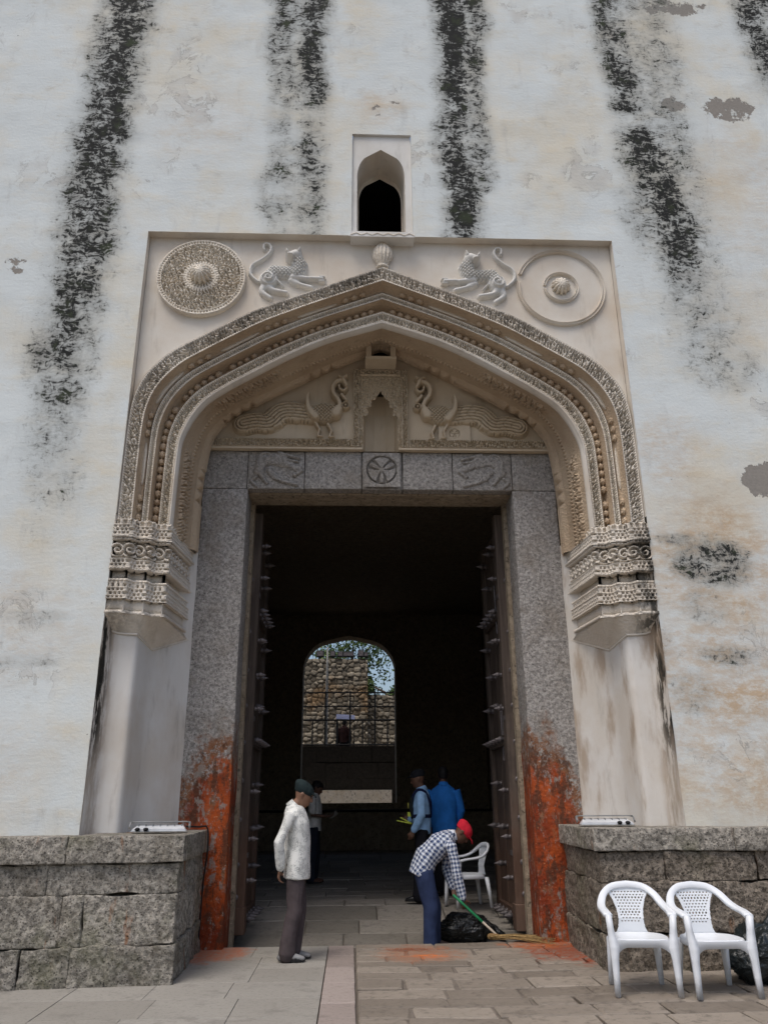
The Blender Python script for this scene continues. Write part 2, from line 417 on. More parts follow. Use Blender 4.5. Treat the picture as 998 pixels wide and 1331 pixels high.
M = {}
M['wall'] = mat_wall()
M['cream'] = mat_plaster('cream_plaster', (.67,.63,.56), (.60,.53,.44), .4)
M['carved'] = mat_plaster('carved_stucco', (.74,.68,.58), (.64,.565,.46), .35, 0, False, True)
M['corbel'] = mat_plaster('blackened_stucco', (.72,.66,.57), (.60,.53,.44), .4, 0, 'corbel', True)
M['carved_grey'] = mat_plaster('weathered_carved_stucco', (.70,.65,.57), (.58,.52,.44), .5, .7)
M['brown'] = mat_plaster('brown_shaded_stucco', (.52,.41,.29), (.42,.315,.215), .4, 0, False, True)  # brown paint remains, deepened to put underside shade into coves, soffit and buds
M['peacock'] = mat_plaster('dark_ochre_stucco', (.55,.46,.335), (.46,.37,.26), .3)
M['tymp'] = mat_plaster('ochre_plaster', (.60,.51,.385), (.51,.42,.30), .4)
M['lion'] = mat_plaster('white_stucco', (.70,.69,.655), (.62,.60,.55), .3)
M['pier'] = mat_plaster('stained_plaster', (.68,.66,.62), (.61,.56,.49), .5, 0, True)
M['jamb'] = mat_granite('door_granite', (.215,.20,.185), (.43,.405,.375), 25, True, .8)
M['lintel'] = mat_granite('lintel_granite', (.22,.205,.19), (.41,.385,.35), 25, False, .8)
M['plinth'] = mat_granite('plinth_stone', (.19,.18,.162), (.55,.52,.47), 19, False, 1.0, .42)
M['plinth_brown'] = mat_granite('brown_plinth_stone', (.12,.103,.085), (.40,.35,.295), 18, False, 1.0, .25)
M['slab'] = mat_paving('concrete_paving', (.265,.248,.218), (.325,.308,.275), 30)
M['strip'] = mat_paving('pinkish_paving', (.27,.225,.20), (.35,.295,.265), 26)
M['cobble'] = mat_paving('rough_stone_paving', (.18,.152,.122), (.29,.25,.205), 14, True, .9)
M['inslab'] = mat_paving('worn_stone_floor', (.17,.155,.13), (.28,.255,.22), 18, False, .6)
M['dirt'] = mat_paving('dusty_ground', (.10,.085,.07), (.17,.145,.12), 12)
M['hall'] = mat_granite('dark_hall_stone', (.24,.195,.14), (.36,.295,.215), 9, False, .8)
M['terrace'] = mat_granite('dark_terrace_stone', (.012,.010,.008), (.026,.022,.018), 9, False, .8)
M['step'] = mat_granite('pale_step_stone', (.62,.57,.50), (.72,.68,.62), 9, False, .6)
M['wood'] = mat_wood('old_teak', (.070,.053,.043), (.125,.096,.077), True)
M['wood_rail'] = mat_wood('old_teak_rail', (.060,.046,.038), (.105,.082,.066), True, 1)
M['iron'] = plain('spike_iron', (.12,.105,.105), .5, .4, .3, 12, .3, .35)
M['black'] = plain('black_iron', (.02,.02,.02), .5, .4, .3, 12)
M['dark'] = plain('recess_shade', (.012,.011,.010), .95, .05, .3, 3)  # near-black colour put in for the shade of hollows

# ================================================================== THE SETTING: ground and paving
def zin(y):            # height of the passage floor: a step down behind the sill, then a rising ramp
    return float(np.interp(y, [1.45, 1.9, 3.6, 15.5, 40], [-.13, -.11, .19, .24, .24]))
g = mk('ground', [(-300,-300,-.05),(300,-300,-.05),(300,1.2,-.05),(-300,1.2,-.05)], [(0,1,2,3)], M['dirt']); tag(g, kind='structure')
def slab(name, poly, zf, thick, mat, parent, inset=.012, lift=0.0):
    """one paving stone: chamfered prism over a plan polygon, zf gives the height at (x, y)"""
    poly = [Vector((x, y)) for x, y in poly]; c = sum(poly, Vector((0, 0)))/len(poly); n = len(poly)
    V, F = [], []
    for q, dz in ((1.0, -thick), (1.0, -inset*.8), (None, 0.0)):
        for p in poly:
            d = p-c; e = p if q else c+d*(1-inset/max(d.length, .05)*1.3)
            V.append((e.x, e.y, zf(e.x, e.y)+dz+lift))
    for k in range(2):
        for j in range(n): F.append((k*n+j, k*n+(j+1)%n, (k+1)*n+(j+1)%n, (k+1)*n+j))
    F.append(tuple(2*n+j for j in range(n)))
    return mk(name, V, F, mat, parent)
ZL = lambda x, y: 0.0
ZR = lambda x, y: float(np.interp(x, [-.3, 1.0, 2.2], [0, .0, .03]))
pav = mk('pavement', [(-14,-14,-.03),(-.30,-14,-.03),(-.30,1.33,-.03),(-14,1.33,-.03)], [(0,1,2,3)], M['dirt']); tag(pav, kind='structure')
# smooth square concrete slabs on the left
y = 1.30
row = 0
while y > -9:
    d = .62 if y > -3 else 1.2
    x = -.60
    k = 0
    while x > -7.5:
        wd = .66 + (.12 if (row+k) % 3 == 0 else 0)
        j = random.uniform(-.004, .004)
        slab('paving_slab', [(x-wd+.002, y-d+.002+j*.4), (x-.002, y-d+.002), (x-.002, y-.002), (x-wd+.002, y-.002+j*.4)], ZL, .03, M['slab'], pav, .002, random.uniform(-.002,.002))
        x -= wd; k += 1
    y -= d; row += 1
# the pinkish strip of long stones
y = 1.32
while y > -9:
    d = random.uniform(.55, .95)
    slab('strip_stone', [(-.592,y-d+.006), (-.318,y-d+.006), (-.322,y-.004), (-.592,y-.004)], ZL, .03, M['strip'], pav, .006, random.uniform(-.003,.003))
    y -= d
# rough paving on the right: rows of uneven stones, in rows that run a little askew
rough = mk('rough_paving', [(-.30,-14,-.035),(14,-14,-.035),(14,1.33,-.012),(-.30,1.33,-.012)], [(0,1,2,3)], M['dirt']); tag(rough, kind='structure')
y = 1.34
row = 0
while y > -6.5:
    d = random.uniform(.26, .44) if row else .30
    x = -.305
    sk = lambda xx: -.05*(xx)*(0 if row == 0 else min(1, row*.4))
    sk2 = lambda xx: -.05*(xx)*min(1, (row+1)*.4)
    jl = 0
    while x < 6.2:
        wd = random.uniform(.32, .8) if row else random.uniform(.6, .95)
        jr = random.uniform(-.05, .05)
        P = [(x+.008+jl*.3, y-d+sk2(x)+.008+random.uniform(0,.012)), (x+wd-.008+jr, y-d+sk2(x+wd)+.008+random.uniform(0,.012)), (x+wd-.008+jr*.4, y+sk(x+wd)-.006-random.uniform(0,.012)), (x+.008+jl*.4, y+sk(x)-.006-random.uniform(0,.012))]
        tilt = random.uniform(-.012, .012) if row else 0; cx0 = x+wd/2
        slab('rough_stone', P, (lambda xx, yy, t=tilt, c0=cx0: ZR(xx, yy)+t*(xx-c0)), .04, M['cobble'], rough, .014, random.uniform(-.006, .006) if row else .004)
        x += wd; jl = jr
    y -= d; row += 1
# passage floor: worn slabs that rise towards the far arch
fv = [(-4.2,1.34,-.2),(4.2,1.34,-.2)]
ys = [1.34, 1.45, 1.9, 3.6, 15.6]
V = []; F = []
for yy in ys: V += [(-4.2,yy,zin(yy)-.03),(4.2,yy,zin(yy)-.03)]
for i in range(len(ys)-1): F.append((2*i,2*i+1,2*i+3,2*i+2))
pf = mk('passage_floor', V, F, M['dirt']); tag(pf, kind='structure')
y = 1.40
while y < 15.4:
    d = random.uniform(.38, .6) if y < 7 else random.uniform(.8, 1.2)
    d = min(d, 15.45-y)
    x = -3.4-random.uniform(0,.4)
    while x < 3.4:
        wd = random.uniform(.5, 1.1)
        slab('floor_stone', [(x+.006,y+.006),(x+wd-.006,y+.006),(x+wd-.006,y+d-.006),(x+.006,y+d-.006)], lambda xx, yy: zin(yy), .04, M['inslab'], pf, .012, random.uniform(-.006,.006))
        x += wd
    y += d

# ================================================================== THE GATE
gate = thing('fort_gate', 'tall whitewashed fort gateway with black weather streaks and a carved pointed arch', 'gate')
# --- main wall face with its streaks
xs = np.unique(np.round(np.r_[np.arange(-12, -6.4, .4), np.arange(-6.4, 6.4, .07), np.arange(6.4, 12.01, .4), -3.05, 3.05, -.41, .40], 4))
zs = np.unique(np.round(np.r_[np.arange(-.05, 1.0, .35), np.arange(1.0, 13.6, .07), np.arange(13.6, 17, .4), 8.50, 8.445, 10.22], 4))
X, Z = np.meshgrid(xs, zs, indexing='ij')
def rectdist(x0, x1, z0, z1):
    return np.hypot(np.maximum(np.maximum(x0-X, X-x1), 0), np.maximum(np.maximum(z0-Z, Z-z1), 0))
near = np.minimum(rectdist(-3.05, 3.05, -1, 8.5), rectdist(-.41, .40, 8.445, 10.22))
und = (fbm(X*.9+5, Z*.9+3, 3, 3)-.5)*.03 + (fbm(X*4+5, Z*4+3, 5, 2)-.5)*.012
Yw = und*sst(0, .35, near)
stain = np.zeros_like(X); tint = np.zeros_like(X); chip = np.zeros_like(X)
wob = (fbm(X*1.2+40, Z*1.2, 11, 3)-.5)
def streak(pts, hw, st):
    global stain
    pz = [p[1] for p in pts][::-1]; px = [p[0] for p in pts][::-1]
    cx = np.interp(Z, pz, px); s = np.interp(Z, pz, [p for p in st][::-1], left=0, right=st[0])
    d = np.abs(X-cx+wob*.30)/(hw*1.35)
    stain = np.maximum(stain, s*(1-sst(.15, 1.2, d)))
streak([(-3.72,13),(-3.75,11.2),(-3.82,9.8),(-3.88,8.2),(-3.92,7.3),(-3.92,6.2),(-3.85,5.2),(-3.8,4.2)], .42, [.92,.90,.88,.82,.76,.66,.42,.15])
streak([(-3.5,13),(-3.5,11.4),(-3.6,10.2),(-3.6,9)], .25, [.62,.58,.4,.2])
streak([(-1.42,13),(-1.42,11.2),(-1.42,10.6),(-1.40,9.8),(-1.35,8.5)], .26, [.72,.70,.45,.56,.45])
streak([(-.98,13),(-.98,11.0),(-.98,10.6),(-.95,9.7),(-.95,8.5)], .26, [.9,.86,.42,.76,.55])
streak([(.98,13),(1.0,11.2),(1.0,10.5),(1.05,9.4),(1.1,8.5)], .31, [1.0,.94,.74,.92,.86])
streak([(1.36,13),(1.36,11.2),(1.38,9.8),(1.35,9.2)], .25, [.8,.72,.68,.5])
streak([(3.5,13),(3.5,11.9),(3.6,10.8),(3.6,10.6)], .30, [.72,.76,.86,.1])
streak([(3.74,10.6),(3.74,10.4),(3.8,9.7),(3.98,8.6),(4.03,7.9),(4.0,7.3)], .42, [.3,.88,.84,.88,.68,.2])
streak([(3.5,9.6),(3.5,9.1),(3.5,8.6),(3.5,8.1)], .32, [.1,.56,.5,.1])
streak([(4.05,7.9),(4.1,7.4),(4.1,6.8),(4.1,6.2)], .5, [.5,.52,.4,.2])
streak([(5.7,13),(5.7,11.9),(5.75,11.3),(5.75,10.9)], .32, [.9,.84,.6,.1])
for sx in (-6.9, -9.2, 7.6, 9.8): streak([(sx,13),(sx,11),(sx*1.01,8.5),(sx,6)], .36, [.85,.8,.65,.1])
def blot(cx, cz, rx, rz, v, arr):
    d = np.hypot((X-cx)/rx, (Z-cz)/rz); return np.maximum(arr, v*(1-sst(.4, 1.1, d+wob*.6)))
for b in [(3.68,4.05,.62,.40,.72),(3.35,4.33,.32,.12,.66),(3.56,3.55,.35,.3,.40),(3.72,2.98,.42,.16,.44),(3.3,2.6,.3,.3,.3),(4.3,6.6,.6,.5,.4),
          (-3.85,3.4,.7,.12,.34),(-3.9,2.9,.8,.1,.34)]: stain = blot(*b, stain)
for b in [(3.7,4.1,1.1,1.1,.9),(3.5,2.8,1.2,.8,.95),(3.9,1.8,1.6,.7,.75),(3.4,5.4,.6,.7,.5),(-4.3,3.2,1.6,.9,.35),(-4.5,1.9,2,.8,.3),(-.0,10.7,.4,.45,.45),(-2.6,10.3,.9,.8,.25),
          (4.9,9.4,.9,1.2,.3),(4.6,7.5,.8,.8,.2)]: tint = blot(*b, tint)
for b in [(4.40,12.85,.75,.3,.6),(4.17,10.93,.36,.26,.62),(4.98,10.88,.55,.3,.66),(4.55,5.06,.36,.3,.85),(-4.67,7.93,.3,.18,.5),(.0,10.72,.32,.35,.40),(3.3,4.3,.1,.06,.6)]: chip = blot(*b, chip)
xm = (xs[:-1]+xs[1:])/2; zm = (zs[:-1]+zs[1:])/2
XM, ZM = np.meshgrid(xm, zm, indexing='ij')
mask = ~(((np.abs(XM) < 3.05) & (ZM < 8.5)) | ((XM > -.41) & (XM < .40) & (ZM > 8.445) & (ZM < 10.22)))
V, F = grid(np.stack([X, Yw, Z], -1), mask, flip=True)
F = F[:, ::-1]
mk('wall_face', V, F, M['wall'], gate, True, dict(stain=stain.ravel(), tint=tint.ravel(), chip=chip.ravel()))
mk('wall_top', *merge([box(-12,12,.0,3.0,16.8,17.0), box(-12.0,-11.9,0.02,16,-.05,16.9), box(11.9,12.0,.02,16,-.05,16.9)]), M['cream'], gate)

# --- arch curves (x, z) from springing to apex
OUT = [(-3.045,4.45),(-3.047,4.90),(-3.049,5.25),(-3.048,5.60),(-3.045,5.75),(-3.03,6.0),(-2.98,6.235),(-2.865,6.46),(-2.65,6.705),(-2.461,6.842),(-2.299,6.944),(-1.97,7.15),(-1.633,7.345),(-1.159,7.556),(-.679,7.757),(0,8.05)]
LIP = [(-2.475,4.45),(-2.468,5.0),(-2.461,5.368),(-2.444,5.623),(-2.372,5.842),(-2.278,6.022),(-2.148,6.186),(-1.886,6.385),(-1.624,6.55),(-1.154,6.835),(-.674,7.075),(0,7.31)]
TYM = [(-2.335,4.45),(-2.33,5.09),(-2.272,5.895),(-2.17,6.165),(-1.974,6.37),(-1.688,6.555),(-1.41,6.725),(-.95,6.965),(-.52,7.20),(0,7.46)]
NH = 620
def full(half):
    h, L = spline(half, NH); h[-1,0] = 0
    m = h[::-1][1:].copy(); m[:,0] *= -1
    return np.vstack([h, m]), 2*L
CO, LO = full(OUT); CL, LL = full(LIP); CT, LT = full(TYM)
U = np.linspace(-LO/2, LO/2, len(CO))           # arc length from the apex
def arch_pt(s, Y, i=slice(None)):
    p = CO[i]*(1-s)+CL[i]*s
    return np.stack([p[...,0], np.broadcast_to(Y, p[...,0].shape), p[...,1]], -1)
S_TAB = [(0,.04),(.30,.04),(.31,.10),(.40,.20),(.41,.17),(.56,.17),(.57,.22),(.60,.32),(.70,.33),(.71,.27),(.93,.27),(.945,.25),(1.0,.255)]
def band(name, s0, s1, mat, depth, k, label):
    W = .60*(s1-s0); n = max(8, int(W/.0068)); sv = np.linspace(s0, s1, n)
    base = float(np.interp((s0+s1)/2, [a for a,_ in S_TAB], [b for _,b in S_TAB]))
    P = np.zeros((len(CO), n, 3)); v = (sv-s0)/(s1-s0)*W
    for j in range(n):
        e = min(j, n-1-j)*W/n
        h = filigree(U+3.0, np.full_like(U, v[j]), k, int(s0*100))
        if e < .016: h = np.full_like(U, 1.05 if e > .006 else .55)
        elif e < .040: h = np.where(np.abs(np.sin(np.pi*U/.032)) > .45, 1.0, .1)*(1 if e < .034 else .0)
        P[:,j] = arch_pt(sv[j], base)
        P[:,j,1] -= depth*(h-1)*1.0*1
    P[:,:,1] = P[:,:,1]
    V, F = grid(P, flip=True)
    o = mk(name, V, F, mat, gate); o['label'] = label
    return o
arc1 = band('archivolt', 0, .30, M['carved_grey'], .10, .080, 'broad outer carved band of the arch')
arc2 = band('archivolt', .41, .56, M['carved'], .085, .070, 'narrow middle carved band of the arch')
arc3 = band('archivolt', .71, .93, M['carved'], .085, .070, 'inner carved band of the arch')
def strip(name, tab, mat, parent=gate):
    st = slice(0, len(CO), 4)
    P = np.stack([arch_pt(s, Y, st) for s, Y in tab], 1)
    V, F = grid(P, flip=True); return mk(name, V, F, mat, parent, False)
strip('arch_edge', [(0,.16),(0,.04)], M['carved_grey'])
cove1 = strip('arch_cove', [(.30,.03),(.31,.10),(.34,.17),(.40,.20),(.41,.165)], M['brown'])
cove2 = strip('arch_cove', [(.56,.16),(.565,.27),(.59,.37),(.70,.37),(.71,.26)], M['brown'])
rim = strip('arch_rim', [(.93,.28),(.935,.25),(.955,.235),(.975,.25),(.98,.27),(1.0,.275),(1.0,.34)], M['cream'])
# carved buds in the inner cove, cartouches in the outer one
def bud_mesh():
    V, F = lathe([(.012,-.004),(.040,0),(.050,.014),(.044,.034),(.026,.046),(.006,.05)], 12, 6, .28)
    V = V[:, [0,2,1]]*np.array([1,-1,1]); return make_mesh('bud', V, F, False)
budm = bud_mesh()
ci = np.interp
def station(u): return int(np.clip(round((u+LO/2)/LO*(len(CO)-1)), 0, len(CO)-1))
def tangent(i, C):
    a, b = C[max(i-2,0)], C[min(i+2,len(C)-1)]; d = b-a; return d/np.linalg.norm(d)
u = -LO/2+.10
while u < LO/2-.06:
    if abs(u) > .06 and random.random() > .05:
        i = station(u); p = arch_pt(.636, .345, i); t = tangent(i, CO)
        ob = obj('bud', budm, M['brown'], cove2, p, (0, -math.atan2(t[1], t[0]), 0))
        q = random.uniform(.82,1.12); ob.scale = (q*1.12, 1.5, q*1.05)
    u += .118
seq = [('b',.13),('b',.13),('b',.16),('c',.74)]
for sgn in (-1, 1):
    u = .30; k = 0
    while u < LO/2-.12:
        typ, adv = seq[k % 4]; k += 1
        if typ == 'b':
            i = station(sgn*u); p = arch_pt(.352, .172, i); t = tangent(i, CO)
            ob = obj('bud', budm, M['carved'], cove1, p, (0, -math.atan2(t[1], t[0]), 0)); ob.scale = (1.05, 1.2, .8)
        else:
            rr = []
            for q in np.linspace(u-.03, u+.55, 12):
                if q > LO/2-.05: break
                i = station(sgn*q); e = min(1, min(q-(u-.03), u+.55-q)/.08); wdt = .010+.030*e
                rr.append(np.array([arch_pt(.352+a*wdt, .176-d, i) for a, d in ((-1,-.012),(-.8,.014),(-.3,.020),(-.2,.008),(.2,.008),(.3,.020),(.8,.014),(1,-.018))]))
            if len(rr) > 3:
                V, F = loft(rr); mk('cartouche', V, F, M['carved'], cove1)
        u += adv
# --- spandrel panel set back from the wall
st = range(0, len(CO), 6); P = []
for i in st:
    x, z = CO[i]; x = max(-3.05, min(3.05, x))
    P.append([(x, .12, z-.02), (x, .12, 8.5)])
P = np.array(P)
pl = np.concatenate([[[(-3.05,.12,4.4),(-3.05,.12,8.5)]], P, [[(3.05,.12,4.4),(3.05,.12,8.5)]]])
def densify(P, n): return np.stack([P[:,0]*(1-t)+P[:,1]*t for t in np.linspace(0,1,n)], 1)
V, F = grid(densify(pl, 6), flip=True)
mk('spandrel_panel', V, F, M['cream'], gate)
mk('panel_reveal', *merge([([(-3.05,-.004,8.5),(-.45,-.004,8.5),(-.45,.12,8.5),(-3.05,.12,8.5)],[(0,1,2,3)]), ([(.45,-.004,8.5),(3.05,-.004,8.5),(3.05,.12,8.5),(.45,.12,8.5)],[(0,1,2,3)]), ([(-.45,-.0,8.5),(.45,-.0,8.5),(.45,.12,8.5),(-.45,.12,8.5)],[(0,1,2,3)]),
   ([(-3.05,-.004,4.4),(-3.05,-.004,8.5),(-3.05,.12,8.5),(-3.05,.12,4.4)],[(0,1,2,3)]), ([(3.05,-.004,4.4),(3.05,-.004,8.5),(3.05,.12,8.5),(3.05,.12,4.4)],[(0,1,2,3)])]), M['cream'], gate)
# --- soffit between lip and tympanum: carved
nt_ = 84
tv = np.linspace(0, 1, nt_)
Ps = np.zeros((len(CL), nt_, 3)); UL = np.linspace(-LL/2, LL/2, len(CL))
nrm = np.stack([-np.gradient(CL[:,1]), np.gradient(CL[:,0])], -1); nrm /= np.linalg.norm(nrm, axis=1)[:,None]; nrm = -nrm
for j, t in enumerate(tv):
    p = CL*(1-t)+CT*t; Yv = .34+t*.80
    h = np.zeros(len(CL))
    v = t*.8
    if abs(t-.44) < .022: h += .03*np.abs(np.sin(np.pi*UL/.05))
    if .70 < t < .90:
        ph = ((np.abs(UL)+.1) % 1.25)/1.25; e = min(t-.70, .90-t)/.10
        bars = np.where(ph < .62, 1, 0)*(.055 if e > .25 else .02)*(1 if abs(e-.6) > .12 else .4)
        buds = np.where(ph >= .62, 1, 0)*np.abs(np.sin(np.pi*np.abs(UL)/.15))**.8*.05*max(0, min(1, e*2))
        h += bars+buds
    if .12 < t < .36:
        low = sst(3.05, 3.25, np.abs(UL))*(1-sst(4.5,4.62,np.abs(UL)))+sst(1.4,1.55,np.abs(UL))*(1-sst(2.3,2.45,np.abs(UL)))
        h += .045*low*filigree(UL+7, np.full_like(UL, v), .085, 5)*sst(.12,.16,t)*(1-sst(.32,.36,t))
    Ps[:,j,0] = p[:,0]+nrm[:,0]*h; Ps[:,j,2] = p[:,1]+nrm[:,1]*h; Ps[:,j,1] = Yv
V, F = grid(Ps, flip=True)
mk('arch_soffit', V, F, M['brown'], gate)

# --- tympanum with niche
tymp = None
def ztym(x): 
    h = CT[:NH]; return np.interp(-np.abs(x), h[:,0], h[:,1])
zone = np.linspace(-2.27, -.375, 40)
def tstrip(xa):
    P = np.stack([np.stack([xa, np.full_like(xa, 1.14), np.full_like(xa, 5.9)], -1), np.stack([xa, np.full_like(xa, 1.14), np.maximum(ztym(xa), 5.92)], -1)], 1)
    return grid(densify(P, 5), flip=True)
top = np.linspace(-.375, .375, 20)
Pt = np.stack([np.stack([top, np.full_like(top,1.14), np.full_like(top,7.10)], -1), np.stack([top, np.full_like(top,1.14), ztym(top)+.02], -1)], 1)
a, b, c = tstrip(zone), tstrip(-zone[::-1]), grid(densify(Pt, 3), flip=True)
tymp = mk('tympanum', *merge([(a[0], a[1]), (b[0], b[1]), (c[0], c[1])]), M['tymp'], gate)
def fil_rect(name, x0, x1, z0, z1, y, depth, k, mat, parent, hole=None, border=.022, res=.0072, sides=True):
    nx, nz = int((x1-x0)/res)+1, int((z1-z0)/res)+1
    xa, za = np.linspace(x0, x1, nx), np.linspace(z0, z1, nz); Xg, Zg = np.meshgrid(xa, za, indexing='ij')
    e = np.minimum(np.minimum(Xg-x0, x1-Xg), np.minimum(Zg-z0, z1-Zg))
    h = filigree(Xg+11, Zg, k, 3); h = np.where(e < border, 1.0, h)
    h = np.where((e > border*.55) & (e < border), np.where(np.abs(np.sin(np.pi*(Xg+Zg)/.03)) > .5, .9, .1), h)
    Yg = y-depth*h; msk = None
    Yg[0,:] = Yg[-1,:] = y+.01; Yg[:,0] = Yg[:,-1] = y+.01
    if hole is not None:
        xm_, zm_ = np.meshgrid((xa[:-1]+xa[1:])/2, (za[:-1]+za[1:])/2, indexing='ij'); msk = ~hole(xm_, zm_)
    V, F = grid(np.stack([Xg, Yg, Zg], -1), msk, flip=True); F = F[:, ::-1]
    if msk is not None: V, F = compact(V, F)
    return mk(name, V, F, mat, parent)
def cusp(x, z):
    hw = np.interp(z, [5.8, 6.42, 6.43, 6.48, 6.54, 6.56, 6.62, 6.66, 6.68, 6.73, 6.80], [.235, .235, .175, .165, .185, .13, .12, .125, .07, .045, 0])
    hw2 = np.where(z < 6.36, .235, hw)
    return (np.abs(x) < hw2) & (z < 6.80)
fil_rect('niche_panel', -.30, .30, 5.90, 7.03, 1.125, .035, .062, M['tymp'], tymp, cusp, .012)
fil_rect('niche_frame', -.375, -.285, 5.94, 7.12, 1.12, .065, .06, M['tymp'], tymp)
fil_rect('niche_frame', .285, .375, 5.94, 7.12, 1.12, .065, .06, M['tymp'], tymp)
fil_rect('niche_frame', -.285, .285, 7.03, 7.12, 1.12, .065, .06, M['tymp'], tymp)
fil_rect('border_band', -2.245, -.375, 5.935, 6.06, 1.12, .065, .062, M['tymp'], tymp)
fil_rect('border_band', .375, 2.245, 5.935, 6.06, 1.12, .065, .062, M['tymp'], tymp)
mk('border_ledge', *merge([box(-2.25,-.24,1.065,1.15,5.905,5.932), box(.24,2.25,1.065,1.15,5.905,5.932)]), M['tymp'], tymp)
nb = [(-.235,1.13),(-.20,1.36),(-.08,1.46),(.08,1.46),(.20,1.36),(.235,1.13)]
Pn = np.array([[(x,y,5.9),(x,y,6.6),(x*.7,y*.75+1.13*.25,6.86)] for x, y in nb])
V, F = grid(Pn, flip=True); F = [tuple(f) for f in F]
V = np.vstack([V, [(-.235,1.13,5.905),(.235,1.13,5.905),(.2,1.45,5.905),(-.2,1.45,5.905)]]); F.append((len(V)-4,len(V)-3,len(V)-2,len(V)-1))
mk('niche_recess', V, F, M['tymp'], tymp)
# little hood above the niche, hollow in front
hood = [box(-.20,-.13,.80,1.14,7.16,7.40), box(.13,.20,.80,1.14,7.16,7.40)]
pr = [(-.20,7.36),(-.20,7.52),(.20,7.52),(.20,7.36),(.13,7.36),(.0,7.43),(-.13,7.36)]
V = np.array([(x,.80,z) for x, z in pr]+[(x,1.14,z) for x, z in pr]); n = len(pr)
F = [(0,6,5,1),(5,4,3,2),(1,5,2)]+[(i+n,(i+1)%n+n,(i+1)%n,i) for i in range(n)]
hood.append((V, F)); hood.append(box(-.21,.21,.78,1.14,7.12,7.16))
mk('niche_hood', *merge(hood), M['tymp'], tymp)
mk('hood_shade_block', *box(-.128,.128,1.05,1.13,7.165,7.37), M['dark'], tymp)  # solid near-black block painted as the shade inside the hood

# --- relief carving from strokes: list of (points, radii, height, pattern)
def relief(name, strokes, y, res, mat, parent, mirror=1, flat=2.0, HS=1.0):
    allp = np.array([p for s in strokes for p in s[0]]); mr = max(max(s[1]) if hasattr(s[1],'__len__') else s[1] for s in strokes)
    x0, z0 = allp.min(0)-mr-.01; x1, z1 = allp.max(0)+mr+.01
    xa, za = np.arange(x0, x1, res), np.arange(z0, z1, res); Xg, Zg = np.meshgrid(xa, za, indexing='ij'); H = np.zeros_like(Xg)
    for s in strokes:
        pts, rad, hh = s[0], s[1], s[2]*HS; pat = s[3] if len(s) > 3 else None
        if not hasattr(rad, '__len__'): rad = [rad]*len(pts)
        segs = list(zip(pts[:-1], pts[1:], rad[:-1], rad[1:])) if len(pts) > 1 else [(pts[0], pts[0], rad[0], rad[0])]
        bd = np.full_like(Xg, 9.); br = np.full_like(Xg, 1.); bl = np.zeros_like(Xg); acc = 0; q = np.full_like(Xg, 99.)
        for (a, b, ra, rb) in segs:
            dx, dz = b[0]-a[0], b[1]-a[1]; L2 = dx*dx+dz*dz+1e-9
            t = np.clip(((Xg-a[0])*dx+(Zg-a[1])*dz)/L2, 0, 1); d = np.hypot(Xg-a[0]-t*dx, Zg-a[1]-t*dz); r = ra+(rb-ra)*t
            m = d/r < q; q = np.where(m, d/r, q); bd = np.where(m, d, bd); bl = np.where(m, acc+t*math.sqrt(L2), bl); acc += math.sqrt(L2)
        h = hh*np.sqrt(np.clip(1-np.clip(q, 0, 1)**(flat*2), 0, 1))
        if pat == 'feather': h = h*np.where(q < .8, .12+.88*sst(.15,.5,np.abs(np.sin(np.pi*bd/.046)))*np.where(np.abs(np.sin(np.pi*(bl+bd*.8)/.11)) > .2, 1, .86), np.where(np.abs(np.sin(np.pi*bl/.045)) > .45, 1, .15))
        elif pat == 'scale': h = h*(.6+.4*sst(.1,.45,np.abs(np.sin(np.pi*(Xg+Zg)/.05)*np.sin(np.pi*(Xg-Zg)/.05))))
        elif pat == 'spiral':
            th = np.arctan2(Zg-pts[0][1], Xg-pts[0][0]); rr = np.hypot(Xg-pts[0][0], Zg-pts[0][1]); h = h*(.72+.28*sst(-.2,.5,np.cos(th*mirror-rr*2*np.pi/.055)))
        elif pat == 'ring': h = hh*np.clip(1-((q-.72)/.28)**2, 0, 1)*(q > .44)
        elif pat == 'petal':
            th = np.arctan2(Zg-pts[0][1], Xg-pts[0][0]); h = hh*np.where(q > .86, 1, sst(.1,.5,np.abs(np.sin(th*3)*1.2-q))*(q < .78))
        H = np.maximum(H, h)
    keep = (H[:-1,:-1]+H[1:,:-1]+H[:-1,1:]+H[1:,1:]) > 1e-5
    V, F = grid(np.stack([Xg*mirror, y+.002-H, Zg], -1), keep, flip=(mirror < 0)); V, F = compact(V, F)
    return mk(name, V, F, mat, parent, True)
LION = {'tail': [(-1.609,7.815),(-1.674,7.876),(-1.716,7.949),(-1.694,8.068),(-1.583,8.154),(-1.495,8.24),(-1.457,8.339),(-1.502,8.412),(-1.561,8.388),(-1.549,8.315)], 'body': [(-1.478,7.853),(-1.403,7.978),(-1.253,7.968),(-1.115,7.957)], 'neck': [(-1.115,7.957),(-1.077,8.083),(-1.121,8.165)], 'head': [(-1.134,8.207),(-1.196,8.191)], 'ear1': [(-1.239,8.232),(-1.252,8.271)], 'ear2': [(-1.096,8.241),(-1.074,8.292)], 'thigh': [(-1.478,7.853)], 'rl1': [(-1.475,7.771),(-1.421,7.691),(-1.242,7.649)], 'rl2': [(-1.53,7.743),(-1.55,7.661),(-1.444,7.575)], 'fl1': [(-1.159,7.888),(-0.986,7.864)], 'fl2': [(-1.18,7.846),(-1.064,7.78),(-0.925,7.737)], 'paw': [(-0.986,7.866),(-0.929,7.873),(-0.791,7.868)], 'belly': [(-1.363,7.842),(-1.287,7.756)]}
sm = lambda p, n=16: [tuple(q) for q in spline(p, n)[0]]
